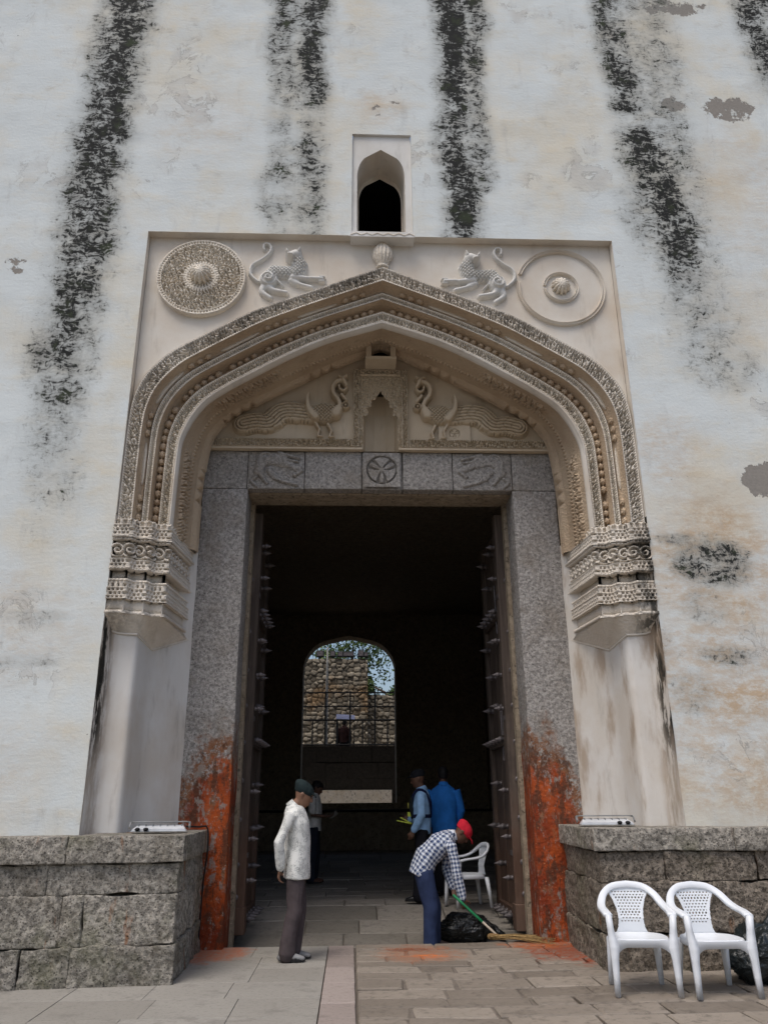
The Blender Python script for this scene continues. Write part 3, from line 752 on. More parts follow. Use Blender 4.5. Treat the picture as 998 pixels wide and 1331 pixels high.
def lion_strokes(dx):
    L = {k: [(x+dx, z) for x, z in v] for k, v in LION.items()}
    return [(sm(L['tail'],24),[.024]*18+[.02]*6,.06),(L['body'],[.11,.10,.095,.11],.10,'scale'),(L['neck'],[.11,.10,.085],.125,'scale'),(L['head'],[.092,.07],.15),
            ([(L['head'][1][0]-.03,L['head'][1][1]-.022),(L['head'][1][0]+.02,L['head'][1][1]-.03)],[.026,.034],.185),(L['ear1'],[.034,.012],.15),(L['ear2'],[.034,.012],.15),(L['thigh'],[.128],.13,'spiral'),
            (sm(L['rl1'],8),[.06]*2+[.04]*3+[.034]*3,.075),(sm(L['rl2'],8),[.055]*2+[.04]*3+[.036]*3,.06),(L['fl1'],[.06,.035],.09),(sm(L['fl2'],8),[.05]*3+[.034]*5,.07),(L['paw'],[.034,.03,.034],.08),
            ([(L['paw'][2][0]-.03,L['paw'][2][1]+.035),(L['paw'][2][0]+.035,L['paw'][2][1]+.03)],.017,.07),([(L['paw'][2][0]-.03,L['paw'][2][1]-.035),(L['paw'][2][0]+.035,L['paw'][2][1]-.035)],.017,.07),(L['belly'],[.02,.014],.06)]
l1 = relief('lion_relief', lion_strokes(0), .12, .007, M['lion'], gate, 1, 1.0); l1['label'] = 'white stucco lion facing the finial from the left'
l2 = relief('lion_relief', lion_strokes(-.02), .12, .007, M['lion'], gate, -1, 1.0); l2['label'] = 'white stucco lion facing the finial from the right'
PEA = {'tail': [(-1.839,6.266),(-1.676,6.305),(-1.495,6.299),(-1.346,6.44),(-1.164,6.462),(-0.95,6.436)], 'body': [(-0.903,6.422),(-0.773,6.439),(-0.63,6.455)], 'wing': [(-0.875,6.35),(-0.969,6.48),(-0.986,6.626),(-0.967,6.7)], 'neck': [(-0.603,6.426),(-0.552,6.544),(-0.58,6.632),(-0.639,6.72),(-0.648,6.823),(-0.596,6.899),(-0.512,6.924)], 'head': [(-0.504,6.915),(-0.463,6.826)], 'beak': [(-0.463,6.811),(-0.502,6.766),(-0.555,6.795),(-0.564,6.846)], 'orn1': [(-0.528,6.706),(-0.461,6.619)], 'ring': [(-0.474,6.557)], 'crest': [(-0.566,6.99),(-0.523,6.96),(-0.465,6.997)], 'leg1': [(-0.874,6.292),(-0.82,6.193),(-0.838,6.092),(-0.779,6.079)], 'leg2': [(-0.705,6.266),(-0.659,6.172),(-0.683,6.08),(-0.624,6.075)]}
pst = [(sm(PEA['tail'],20),[.155]*4+[.148]*4+[.165]*8+[.15]*4,.05,'feather'),(PEA['body'],[.125,.155,.105],.062,'scale'),(sm(PEA['wing'],12),[.06,.058,.055,.05,.046,.042,.038,.034,.03,.024,.018,.010],.085),
       (sm(PEA['neck'],18),[.075,.068,.06]+[.034]*15,.07),(PEA['head'],[.036,.024],.08),(sm(PEA['beak'],8),.019,.06),(PEA['orn1'],[.028,.022],.06),(PEA['ring'],[.062],.05,'ring'),(PEA['ring'],[.022],.05),(PEA['crest'],[.026,.03,.026],.06),
       (PEA['leg1'],[.024,.018,.016,.013],.05),(PEA['leg2'],[.024,.018,.016,.013],.05)]
p1 = relief('peacock_relief', pst, 1.14, .0065, M['peacock'], tymp, 1, 2.6, 2.2); p1['label'] = 'carved peacock facing right towards the niche'
p2 = relief('peacock_relief', [([(x-.03, z-.01) for x, z in s[0]],)+tuple(s[1:]) for s in pst], 1.14, .0065, M['peacock'], tymp, -1, 2.6, 2.2); p2['label'] = 'carved peacock facing left towards the niche'
relief('flower_relief', [([(1.0,6.17)],[.085],.04,'petal'),([(.92,6.19),(.88,6.23)],.016,.035),([(1.08,6.19),(1.12,6.23)],.016,.035),([(.95,6.11),(1.05,6.11)],.016,.035)], 1.14, .0065, M['tymp'], tymp)
# --- medallions
def polar(name, cx, cz, prof_fn, r, y, mat, parent, nr=90, na=420):
    ra = np.linspace(.0008, r, nr); an = np.linspace(0, 2*np.pi, na, endpoint=False); A, Rr = np.meshgrid(an, ra, indexing='ij')
    Xg, Zg = cx+Rr*np.cos(A), cz+Rr*np.sin(A); H = prof_fn(Rr/r, A, Xg, Zg)
    V, F = grid(np.stack([Xg, y-H, Zg], -1), None, True, flip=False); return mk(name, V, F, mat, parent)
def med(q, A, Xg, Zg):
    f = filigree(Xg+20, Zg, .080, 8)*.075+.002
    f = np.where(q > .90, np.where(np.abs(np.sin(A*44)) > .5, .07, .01), f)
    f = np.where((q > .955), .075, f); f = np.where((q > .885) & (q < .905), .075, f)
    f = np.where((q > .30) & (q < .345), .08, f); f = np.where((q > .345) & (q < .40), np.where(np.abs(np.sin(A*18)) > .4, .08, .012), f)
    f = np.where(q < .30, np.where(np.abs(np.sin(A*12+q*8)) > .45, .07, .015), f)
    return np.where(q > .992, -.01, f)
md = polar('medallion', -2.335, 7.85, med, .572, .12, M['carved'], gate); md['label'] = 'round medallion pierced with dense carved tracery'
def boss(parent, x, z, r, y, proud):
    V, F = lathe([(r*1.05,0),(r,proud*.35),(r*.8,proud*.72),(r*.45,proud*.95),(r*.1,proud)], 96, 12, .30)
    V = V[:, [0,2,1]]*np.array([1,-1,1])+np.array([x,y,z]); return mk('boss', V, F, M['carved'], parent, True)
boss(md, -2.335, 7.86, .135, .06, .15)
def ring_arc(r, a0, a1, w_, h_):
    an = np.linspace(R_(a0), R_(a1), 90); rings = []
    for a in an:
        d = np.array([math.cos(a), 0, math.sin(a)]); c = np.array([2.34,.12,7.825])+d*r
        rings.append(np.array([c+d*w_, c+d*w_*.7-np.array([0,h_,0]), c+d*w_*.15-np.array([0,h_*.4,0]), c-d*w_*.15-np.array([0,h_*.4,0]), c-d*w_*.7-np.array([0,h_,0]), c-d*w_]))
    return loft(rings)
V, F = merge([ring_arc(.562, -188, 160, .026, .04), ring_arc(.215, -175, 172, .02, .035)])
mr_ = mk('medallion', V, F, M['cream'], gate); mr_['label'] = 'plain round medallion of two raised rings'
boss(mr_, 2.34, 7.84, .12, .115, .11)
# --- finial on the apex
V, F = lathe([(.02,0),(.075,.005),(.085,.03),(.06,.05),(.075,.07),(.13,.16),(.138,.22),(.12,.29),(.07,.36),(.03,.41),(.008,.46)], 84, 14, .24)
V = V*np.array([1,.8,1])+np.array([0,.085,8.055]); fo = mk('finial', V, F, M['carved'], gate, True)
# --- window above the arch
win = mk('window', *merge([([(-.41,-.004,8.445),(-.41,-.004,10.22),(-.41,.035,10.22),(-.41,.035,8.445)],[(0,1,2,3)]),([(.40,-.004,8.445),(.40,-.004,10.22),(.40,.035,10.22),(.40,.035,8.445)],[(0,3,2,1)]),([(-.41,-.004,10.22),(.40,-.004,10.22),(.40,.035,10.22),(-.41,.035,10.22)],[(0,1,2,3)])]), M['lion'], gate)
win['label'] = 'small arched window recessed in a plain square frame'
def warch(hw, zs_, za, n=14):
    pts = [(-hw, 8.53), (-hw, 9.0)]
    for t in np.linspace(0, 1, n):
        if t < .55: a = t/.55*R_(62); pts.append((-hw+ (hw*.62)*(1-math.cos(a)), zs_+ (za-zs_)*.70*math.sin(a)/math.sin(R_(62))))
        else:
            q = (t-.55)/.45; x0 = -hw+(hw*.62)*(1-math.cos(R_(62))); z0 = zs_+(za-zs_)*.70; pts.append((x0*(1-q), z0+(za-z0)*q))
    return pts+[(-x, z) for x, z in pts[::-1][1:]]
A1 = warch(.325, 9.50, 9.985); cxw = -.015
n = len(A1)
Vf = [(x+cxw,.035,z) for x, z in A1]
outer = []
for x, z in A1:
    if z < 9.1: outer.append((-.41 if x < 0 else .40, .035, z))
    else:
        s = min(1, (z-9.1)/.5); outer.append((np.interp(x, [-.325,.325], [-.41,.40]), .035, 9.1+(10.22-9.1)*s if s < 1 else 10.22))
V = np.array(Vf+outer); F = [(i, i+1, n+i+1, n+i) for i in range(n-1)]
mk('window_surround', V, F, M['lion'], win)
rv = np.array([[(x+cxw,.035,z),(x*.97+cxw,.50,z)] for x, z in A1]); V, F = grid(rv, flip=True); mk('window_reveal', V, F, M['cream'], win, True)
A2 = warch(.30, 9.50, 9.93)
V = np.array([(x+cxw,.50,z) for x, z in A1]+[(x+cxw,.50,z-.03) for x, z in A2]); mk('inner_frame', V, [(i, i+1, n+i+1, n+i) for i in range(n-1)], M['cream'], win)
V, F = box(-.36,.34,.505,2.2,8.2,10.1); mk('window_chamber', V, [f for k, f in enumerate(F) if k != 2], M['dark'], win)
zz = []
V, F = box(-.425,.415,-.065,.50,8.44,8.52); sill = mk('window_sill', V, F, M['lion'], win)
zp = [(-.42+.84*i/12, 8.497 if i % 2 else 8.462) for i in range(13)]
V, F = tube([(x,-.066,z) for x, z in zp], .008, (0,1,0), 5, False); mk('zigzag_moulding', V, F, M['carved'], sill)
# --- corbels
PLAN = [(3.055,.02),(2.86,.02),(2.815,.11),(2.67,.11),(2.625,.22),(2.485,.22),(2.405,1.12)]
PIER = [(3.05,.20),(2.95,.205),(2.85,.21),(2.74,.215),(2.70,.42),(2.655,.63),(2.36,1.12)]
def offset(plan, e):
    P = [Vector(p) for p in plan]; out = []
    for i, p in enumerate(P):
        ns = []
        if i > 0: d = (p-P[i-1]).normalized(); ns.append(Vector((d.y, -d.x)))
        if i < len(P)-1: d = (P[i+1]-p).normalized(); ns.append(Vector((d.y, -d.x)))
        n = sum(ns, Vector((0,0))).normalized(); c = max(.5, n.dot(ns[0])); out.append(p - n*(-e)/c*1.0)
    return out
def outward(plan):    # normals pointing to the camera / the opening
    return plan
TIERS = [(4.46,4.54,.02,'leaf'),(4.335,4.46,.035,'dots'),(4.305,4.335,.055,'plain'),(4.275,4.305,.04,'bead'),(4.06,4.275,.02,'scroll'),(3.965,4.06,.035,'dots'),(3.93,3.965,.05,'bead'),(3.83,3.93,-.045,'plain'),(3.795,3.83,.03,'bead'),(3.73,3.795,.01,'bal'),(3.60,3.73,.035,'dots'),(3.475,3.60,.0,'plain'),(3.44,3.475,.03,'plain')]
def corbel(sx):
    zb = [3.30,3.26,3.25,3.25,3.20,3.15,3.36]
    ring = np.array([[(sx*x, y-.03*(1 if i < 6 else 0), 3.445), (sx*PIER[i][0], PIER[i][1]-.012, zb[i])] for i, (x, y) in enumerate(PLAN)])
    V, F = grid(ring, flip=(sx > 0)); root = mk('corbel', V, F, M['corbel'], gate)
    root['label'] = 'stepped carved bracket under the %s foot of the arch' % ('left' if sx < 0 else 'right')
    for (z0, z1, e, pat) in TIERS:
        P = [Vector(p) for p in PLAN]
        N = []
        for i in range(len(P)-1):
            d = (P[i+1]-P[i]).normalized(); N.append(Vector((d.y, -d.x)))
        N = [n if (n.y < 0 or n.x < 0) else -n for n in N]
        N = [(-n if (n.y > 0) else n) for n in N]
        pts, nor, us = [], [], []; acc = 0
        for i in range(len(P)-1):
            L = (P[i+1]-P[i]).length; m = max(3, int(L/.007))
            for q in range(m+(1 if i == len(P)-2 else 0)):
                t = q/m; nn = N[i]
                if q == 0 and i > 0: nn = (N[i]+N[i-1]); nn = nn/ (1+N[i].dot(N[i-1]))
                pts.append(P[i].lerp(P[i+1], t)); nor.append(nn); us.append(acc+L*t)
            acc += L
        pts = np.array([tuple(p) for p in pts]); nor = np.array([tuple(p) for p in nor]); us = np.array(us)
        nz = max(4, int((z1-z0)/.007)) if pat != 'plain' else 2; za = np.linspace(z0, z1, nz+1)
        G = np.zeros((len(pts), nz+3, 3))
        for j in range(nz+3):
            jj = min(max(j-1, 0), nz); z = za[jj]; v = z-z0; hh = z1-z0; q = v/hh
            if pat == 'dots':
                row_ = math.floor(v/.042); fv_ = v/.042-row_; pit = (np.abs(((us/.048+.5*(row_ % 2)) % 1.0)-.5) < .26) & (abs(fv_-.5) < .30)
                h = np.where(pit, -.045, .004) if .06 < q < .94 else us*0+.008
            elif pat == 'fil': h = .05*filigree(us+2, np.full_like(us, v), .05, 4)-.042; h = h if .1 < q < .9 else h*0+.008
            elif pat == 'bead': h = .024*np.abs(np.sin(np.pi*us/.042))*math.sin(math.pi*q)-.014
            elif pat == 'leaf': h = np.where((np.abs(np.sin(np.pi*us/.075)) > .45) & (.12 < q < .75), -.05, .0)+(-.03*sst(.2,.6,np.abs(np.cos(np.pi*us/.075))) if q > .8 else 0)
            elif pat == 'bal': h = np.where(np.abs(np.sin(np.pi*us/.060)) > .5, .012, -.05) if .22 < q < .72 else us*0+.012
            elif pat == 'scroll':
                cw = .135; lu = (us % cw)-cw/2; lv = (q-.5)*.215; rr = np.hypot(lu*.9, lv); th = np.cos(np.arctan2(lv, lu)-rr*2*np.pi/.05); h = -.075+.085*sst(-.15,.35,th+.5*(rr < .016))*sst(0,.12,q)*(1-sst(.9,1,q))
            else: h = us*0
            ee = e+h if 0 < j < nz+2 else np.full_like(us, -.10)
            G[:,j,0] = sx*(pts[:,0]+nor[:,0]*ee*1.0); G[:,j,1] = pts[:,1]+nor[:,1]*ee; G[:,j,2] = z
        V, F = grid(G, flip=(sx > 0)); mk('corbel_tier', V, F, M['corbel'], root)
    V, F = tube([(sx*PIER[i][0], PIER[i][1]-.012, zb[i]) for i in range(7)], .014, (0,0,1), 6, False); mk('corbel_moulding', V, F, M['cream'], root)
    return root
corbel(-1); corbel(1)
# --- splayed piers under the corbels
pier_plan = [(3.05,-.004),(3.0,.20),(2.74,.225),(2.655,.64),(2.30,1.18)]
for sx in (-1, 1):
    zz_ = np.linspace(1.0, 4.6, 14)
    pl = []
    for i in range(len(pier_plan)-1):
        for t in np.linspace(0,1,6)[:(6 if i == len(pier_plan)-2 else 5)]:
            pl.append((pier_plan[i][0]*(1-t)+pier_plan[i+1][0]*t, pier_plan[i][1]*(1-t)+pier_plan[i+1][1]*t))
    G = np.array([[(sx*x, y+.006*math.sin(z*7+x*9), z) for z in zz_] for x, y in pl]); V, F = grid(G, flip=(sx > 0)); o = mk('pier', V, F, M['pier'], gate); o['label'] = 'plastered splayed pier %s of the doorway' % ('left' if sx < 0 else 'right')

# ================================================================== stone door frame
fr = thing('stone_door_frame', 'grey granite door frame with carved lintel panels and vermilion smeared feet', 'door frame', (0,1.4,0))
fr_off = lambda o: setattr(o, 'location', (0,-1.4,0))
for sx in (-1, 1):
    a, b = sorted((sx*1.745, sx*2.325))
    o = bevel_box('jamb', a, b, 1.15, 1.62, -.04, 5.36, M['jamb'], fr, .012, 2, .010, 14, 3+sx); fr_off(o)
PX = [-2.37,-1.755,-1.005,-.252,.291,.959,1.754,2.37]
PY = [1.15,1.155,1.147,1.158,1.146,1.154,1.15]
panels = []
for i in range(7):
    o = bevel_box('lintel_panel', PX[i]+.004, PX[i+1]-.004, PY[i], 1.62, 5.366, 5.90, M['lintel'], fr, .010, 2, .006, 5, i); fr_off(o); panels.append(o)
mk('lintel_backing', *box(-1.78,1.78,1.3,1.62,5.34,5.364), M['hall'], fr).location = (0,-1.4,0)
TIG = {'body': [(-1.608,5.607),(-1.564,5.746),(-1.4,5.789),(-1.219,5.708),(-1.085,5.646)], 'back': [(-1.61,5.634),(-1.629,5.773),(-1.557,5.862),(-1.48,5.858),(-1.452,5.803),(-1.515,5.788)], 'horn': [(-1.353,5.868),(-1.223,5.833),(-1.088,5.793)], 'horn2': [(-1.325,5.832),(-1.221,5.763),(-1.106,5.751)], 'leg1': [(-1.594,5.579),(-1.5,5.443)], 'leg2': [(-1.47,5.622),(-1.338,5.486),(-1.108,5.42)], 'leg3': [(-1.642,5.524),(-1.705,5.468),(-1.636,5.397)], 'leg4': [(-1.138,5.556),(-1.043,5.62)]}
tst = [(sm(TIG['body'],12),[.07]*3+[.085]*5+[.05]*4,.024),(sm(TIG['back'],12),.020,.03),(TIG['horn'],[.03,.026,.02],.03),(TIG['horn2'],[.03,.024,.018],.026),(TIG['leg1'],[.04,.022],.028),(sm(TIG['leg2'],8),[.045]*3+[.024]*5,.026),(TIG['leg3'],.022,.026),(TIG['leg4'],[.03,.022],.026)]
r1 = relief('animal_relief', tst, 1.150, .008, M['lintel'], panels[1], 1, 1.2, 1.5); r1['label'] = 'weathered running animal carved on the panel under the left peacock'
r2 = relief('animal_relief', [([(x-.0, z) for x, z in s[0]],)+tuple(s[1:]) for s in tst], 1.156, .008, M['lintel'], panels[5], -1, 1.2, 1.5); r2['label'] = 'weathered running animal carved on the panel under the right peacock'
r3 = relief('rosette_relief', [([(.015,5.635)],[.235],.045,'petal'),([(.015,5.635)],[.05],.045)], 1.158, .008, M['lintel'], panels[3], 1, 1.0)

# ================================================================== stone plinths either side
def plinth(sx, xc, yc, ztop, courses, label, mat, jx):
    t = thing('stone_plinth', label, 'plinth', (sx*xc, yc, 0), 0, 'plinths flanking the gate')
    core = [box(-9.5,0,0,2.2,0,1)]
    x_in, slope = xc+.05, -.10 if sx < 0 else -.03
    def face_y(x): return slope*(abs(x)-xc)
    k = 0
    for ci_, (z0, z1, proj, joints, m) in enumerate(courses):
        edges = [0]+joints
        for a, b in zip(edges[:-1], edges[1:]):
            k += 1
            xa, xb = a, b      # distance outwards from the inner corner
            y0 = -proj+random.uniform(-.012,.012)
            nx = max(4, int((xb-xa)/.07)); ny = 14 if a == 0 else 3; nzz = max(4, int((z1-z0)/.05))
            bm = bmesh.new(); V, F = box(xa+.003-(proj if a == 0 else 0), xb-.003, y0, 1.72 if a == 0 else .35, z0+.003, z1-.003)
            vs = [bm.verts.new(v) for v in V]
            for f in F: bm.faces.new([vs[i] for i in f])
            bmesh.ops.bevel(bm, geom=bm.edges[:], offset=.013, segments=2, profile=.6, affect='EDGES')
            for _ in range(6):
                es = [e for e in bm.edges if e.calc_length() > .075]
                if not es: break
                bmesh.ops.subdivide_edges(bm, edges=es, cuts=1, use_grid_fill=True)
            bmesh.ops.triangulate(bm, faces=[f for f in bm.faces if len(f.verts) > 4]); bm.normal_update()
            for v in bm.verts:
                q = v.co*3.2+Vector((k*7.3, sx*5.0, ci_)); amp = .026 if m != 'cap' else .013
                dsp = noise.noise(q)*amp+noise.noise(q*2.7)*amp*.7+noise.noise(q*7)*amp*.35
                if v.co.z > ztop-.012: dsp *= .25
                v.co += v.normal*dsp
            for v in bm.verts:
                x = v.co.x; v.co.y += slope*x + (0 if sx < 0 else 0)
                v.co.x = sx*(x + .07*max(0, v.co.y)/1.7)
            if sx < 0: bmesh.ops.reverse_faces(bm, faces=bm.faces[:])
            me = bpy.data.meshes.new('stone_block'); bm.to_mesh(me); bm.free(); me.polygons.foreach_set('use_smooth', np.ones(len(me.polygons), dtype=bool))
            obj('stone_block' if m != 'cap' else 'cap_stone', me, M['plinth'] if mat == 'g' or m == 'cap' else M['plinth_brown'], t)
    V = np.array([(.12,.16,-.02),(10,.16+slope*10,-.02),(10,2.2,-.02),(.12,1.75,-.02)]); V = V*np.array([sx,1,1]); V2 = V+np.array([0,0,ztop-.03])
    me = mk('mortar_core', np.vstack([V,V2]), [(0,1,5,4),(1,2,6,5),(2,3,7,6),(3,0,4,7),(4,5,6,7)], M['dirt'], t)
    return t
plinth(-1, 1.93, -.60, 1.215, [(.98,1.215,.05,[.98,1.72,2.9,4.2,5.6],'cap'),(.72,.98,.0,[1.14,2.1,3.2,4.5,5.6],'s'),(.31,.72,.005,[.80,.98,2.05,3.1,4.3,5.6],'s'),(-.03,.31,.02,[.55,.86,1.28,1.75,2.4,3.3,4.4,5.6],'s')], 'mottled grey stone plinth left of the doorway, stepped courses, lamp on top', 'g', 0)
plinth(1, 2.0, -.45, 1.24, [(1.03,1.24,.05,[1.3,2.5,3.8,5.4],'cap'),(.76,1.03,.0,[.62,1.5,2.4,3.6,5.4],'s'),(.32,.76,.01,[.95,1.7,2.9,4.0,5.4],'s'),(-.03,.32,.025,[.75,1.35,2.1,3.1,4.2,5.4],'s')], 'rough brown stone plinth behind the two white chairs', 'b', 0)

# ================================================================== door leaves
def spike_mesh():
    V, F = lathe([(.034,0),(.038,.012),(.026,.022),(.030,.035),(.040,.055),(.040,.075),(.026,.095),(.014,.125),(.003,.15)], 10)
    return make_mesh('spike', V[:, [2,0,1]], F, True)     # points along +x
spk = spike_mesh()
def leaf(sx, label):
    t = thing('door_leaf', label, 'door', (sx*1.80, 1.78, 0), 0, 'door leaves')
    X0 = 0.0
    def bb(name, xa, xb, ya, yb, za, zb, m, bev=.008):
        a, b = sorted((-sx*xa, -sx*xb)); return bevel_box(name, a, b, ya, yb, za, zb, m, t, bev, 1)
    bb('stile', -.02, .20, 0, .19, .06, 5.25, M['wood']); bb('stile_foot', -.025, .21, -.012, .20, .05, .34, M['wood'])
    bb('stile', .02, .15, 1.50, 1.66, .05, 5.2, M['wood'])
    for k in range(5): bb('plank', .03+.004*(k % 2), .10+.003*(k % 2), .195+k*.262, .195+(k+1)*.262-.006, .07, 5.2, M['wood'], .006)
    rails = [.18, 2.25, 3.95]
    for z in rails: bb('rail', .10, .155, .19, 1.50, z-.07, z+.07, M['wood_rail'], .006)
    for z in rails:
        for yy in (.33, .58, .83, 1.08, 1.33): obj('spike', spk, M['iron'], t, (-sx*.155, yy, z), (0, 0, 0 if sx < 0 else math.pi))
    for zi, z in enumerate([.62, 1.08, 1.62, 2.62, 3.05, 3.5, 4.35, 4.8]):
        obj('spike', spk, M['iron'], t, (-sx*.20, .095, z), (0,0,0 if sx < 0 else math.pi), (.85,.85,.85))
        for yy in ((.75, 1.40) if zi % 2 else (1.05,)): obj('spike', spk, M['iron'], t, (-sx*.10, yy, z+.1), (0,0,0 if sx < 0 else math.pi), (1.1,1,1))
    for yy, za, zb in ((.40,2.0,2.7),(.52,2.0,2.7),(.64,2.0,2.7),(.46,3.7,4.4),(.62,3.7,4.4)):
        V, F = tube([(-sx*.13,yy,za),(-sx*.13,yy+.05,zb)], .012, (0,1,0), 6); mk('iron_bar', V, F, M['iron'], t)
    for z in (.9, 2.5, 4.1):
        o = bb('iron_strap', .196, .206, .03, .16, z-.03, z+.03, M['iron'], .002)
    V, F = lathe([(.03,0),(.034,.012),(.02,.02),(.012,.03)], 10)
    for z in (.45,.8,1.3,1.75,2.2,2.65,3.1,3.6,4.3): mk('rivet', V[:, [0,2,1]]*np.array([1,-1,1])+np.array([-sx*.09,0,z]), F, M['iron'], t)
    return t
leaf(-1, 'spiked teak door leaf standing open on the left of the passage')
leaf(1, 'spiked teak door leaf standing open on the right behind the sweeper')

# ================================================================== hall behind the gate
def st_(o): tag(o, kind='structure'); return o
st_(mk('passage_wall_front', *merge([box(-3.9,-1.70,1.63,1.76,-.3,7.2), box(1.70,3.9,1.63,1.76,-.3,7.2), box(-1.70,1.70,1.63,1.76,5.36,7.2)]), M['hall']))
st_(mk('passage_wall_left', *box(-4.1,-3.8,1.5,17.2,-.3,7.2), M['hall'])); st_(mk('passage_wall_right', *box(3.8,4.1,1.5,17.2,-.3,7.2), M['hall']))
st_(mk('passage_ceiling_and_shade_roof', *merge([box(-8,8,1.2,17.5,7.2,7.4), box(-8,8,18.7,20.95,7.5,7.7)]), M['hall']))  # second slab: unseen added roof, only there to darken the terrace wall
# far wall with pointed opening
def far_arch():
    cx0, hw, zs_, za = -.43, 1.45, 5.45, 6.52
    cur = [(-hw, .2), (-hw, zs_)]
    for t in np.linspace(.08, 1, 14): cur.append((-hw*(math.cos(t*math.pi/2)**.9), zs_+(za-zs_)*(math.sin(t*math.pi/2)**1.0 if t < .6 else np.interp(t, [.6,1], [math.sin(.3*math.pi), 1]))))
    cur[-1] = (0, za); cur = cur+[(-x, z) for x, z in cur[::-1][1:]]
    V, F = [], []; n = len(cur)
    for y in (16.8, 17.5):
        for x, z in cur: V.append((x+cx0, y, z))
        for x, z in cur: V.append((x+cx0 if abs(x) < hw-.01 else math.copysign(4.0, x), y, 7.3 if z > zs_+.01 else z if z < 1 else 7.3))
    for k in (0, 1):
        o = k*2*n
        for i in range(n-1): F.append((o+i, o+i+1, o+n+i+1, o+n+i))
    for i in range(n-1): F.append((i, i+1, 2*n+i+1, 2*n+i))
    return np.array(V), F
st_(mk('passage_wall_far', *far_arch(), M['hall']))
pt = thing('stone_platform', 'dark stone platform with a pale top step under the far arch', 'platform', (-.4,15.5,0))
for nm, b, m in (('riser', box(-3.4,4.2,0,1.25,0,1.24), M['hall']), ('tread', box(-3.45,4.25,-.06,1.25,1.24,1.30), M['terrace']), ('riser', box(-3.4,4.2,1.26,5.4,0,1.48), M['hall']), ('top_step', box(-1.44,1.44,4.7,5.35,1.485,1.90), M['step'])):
    mk(nm, *b, m, pt)

# ================================================================== courtyard beyond the far arch
cg = st_(mk('courtyard_ground', [(-60,17.5,-.06),(60,17.5,-.06),(60,200,-.06),(-60,200,-.06)], [(0,1,2,3)], M['dirt']))
tw = thing('terrace_wall', 'dark retaining wall below the courtyard railing', 'wall', (-.4,21,0))
nb_ = 0
for r in range(6):
    x = -6.0+random.uniform(0,.5)
    while x < 6:
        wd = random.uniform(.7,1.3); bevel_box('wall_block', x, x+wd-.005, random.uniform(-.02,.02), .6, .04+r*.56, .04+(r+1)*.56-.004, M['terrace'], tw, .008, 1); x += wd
st_(mk('terrace_ground', [(-40,21.5,2.75),(40,21.5,2.75),(40,90,2.75),(-40,90,2.75)], [(0,1,2,3)], M['dirt']))
rl = thing('courtyard_railing', 'thin black iron railing on the terrace seen through the far arch', 'railing', (-.4,21.2,3.39))
for z in (.06, .92, 1.40, 1.90):
    V, F = tube([(-4,0,z),(4,0,z)], .034 if z < 1 else .026, (0,1,0), 6); mk('rail', V, F, M['black'], rl)
for k in range(17):
    x = -3.6+k*.45; V, F = tube([(x,0,0),(x,0,.92 if k % 2 else 1.92)], .028 if k % 2 else .034, (0,1,0), 6); mk('bar', V, F, M['black'], rl)
# rubble wall
def rubble(name, x0, x1, z0, z1, y, label, seed):
    t = thing(name, label, 'wall', ((x0+x1)/2, y, z0))
    res = .035; xa, za = np.arange(x0, x1, res), np.arange(z0, z1, res); Xg, Zg = np.meshgrid(xa, za, indexing='ij')
    r = np.random.default_rng(seed); cell = .26
    gx, gz = np.floor(Xg/cell).astype(int), np.floor(Zg/(cell*.72)).astype(int)
    d1 = np.full_like(Xg, 9.); d2 = np.full_like(Xg, 9.); idv = np.zeros_like(Xg)
    for i in (-1,0,1):
        for j in (-1,0,1):
            a, b = gx+i, gz+j; px = (a+.15+.7*_h(a,b,seed))*cell; pz = (b+.15+.7*_h(a,b,seed+5))*cell*.72
            d = np.hypot(Xg-px, (Zg-pz)*1.3); m = d < d1
            d2 = np.where(m, d1, np.minimum(d2, d)); idv = np.where(m, _h(a,b,seed+9), idv); d1 = np.where(m, d, d1)
    h = sst(0, .06, d2-d1)*(.05+.09*idv)
    cx, cz = (x0+x1)/2, z0
    V, F = grid(np.stack([Xg-cx, -h, Zg-cz], -1), flip=True); F = F[:, ::-1]
    o = mk('rubble_face', V, F, M['rubble'], t, False, dict(rnd=idv.ravel())); o['kind'] = 'stuff'
    mk('wall_core', *box(x0-cx, x1-cx, .02, 1.2, 0, z1-z0), M['terrace'], t); return t
def mat_rubble():
    t = NT('rubble_stone'); P = t.pos(); r = t.attr('rnd')
    c = t.mix(r, (.095,.08,.058), (.31,.27,.205)); c = t.mix(t.ramp(t.noise(P, .6, 4), .5, .65, 0, .75), c, (.22,.14,.07)); c = t.mix(t.ramp(t.noise(P, 7, 4, .7), .5, .7, 0, .5), c, (.1,.09,.075))
    t.bump(t.noise(P, 14, 4), .5, .02); return t.done(c, .9, .2)
M['rubble'] = mat_rubble()
rubble('rubble_wall', -7, .36, 2.7, 7.5, 27, 'tall brown rubble stone wall seen through the far arch', 3)
rubble('rubble_wall', .36, 7, 2.7, 6.0, 27.6, 'lower rubble stone wall right of the tall one, under the trees', 4)
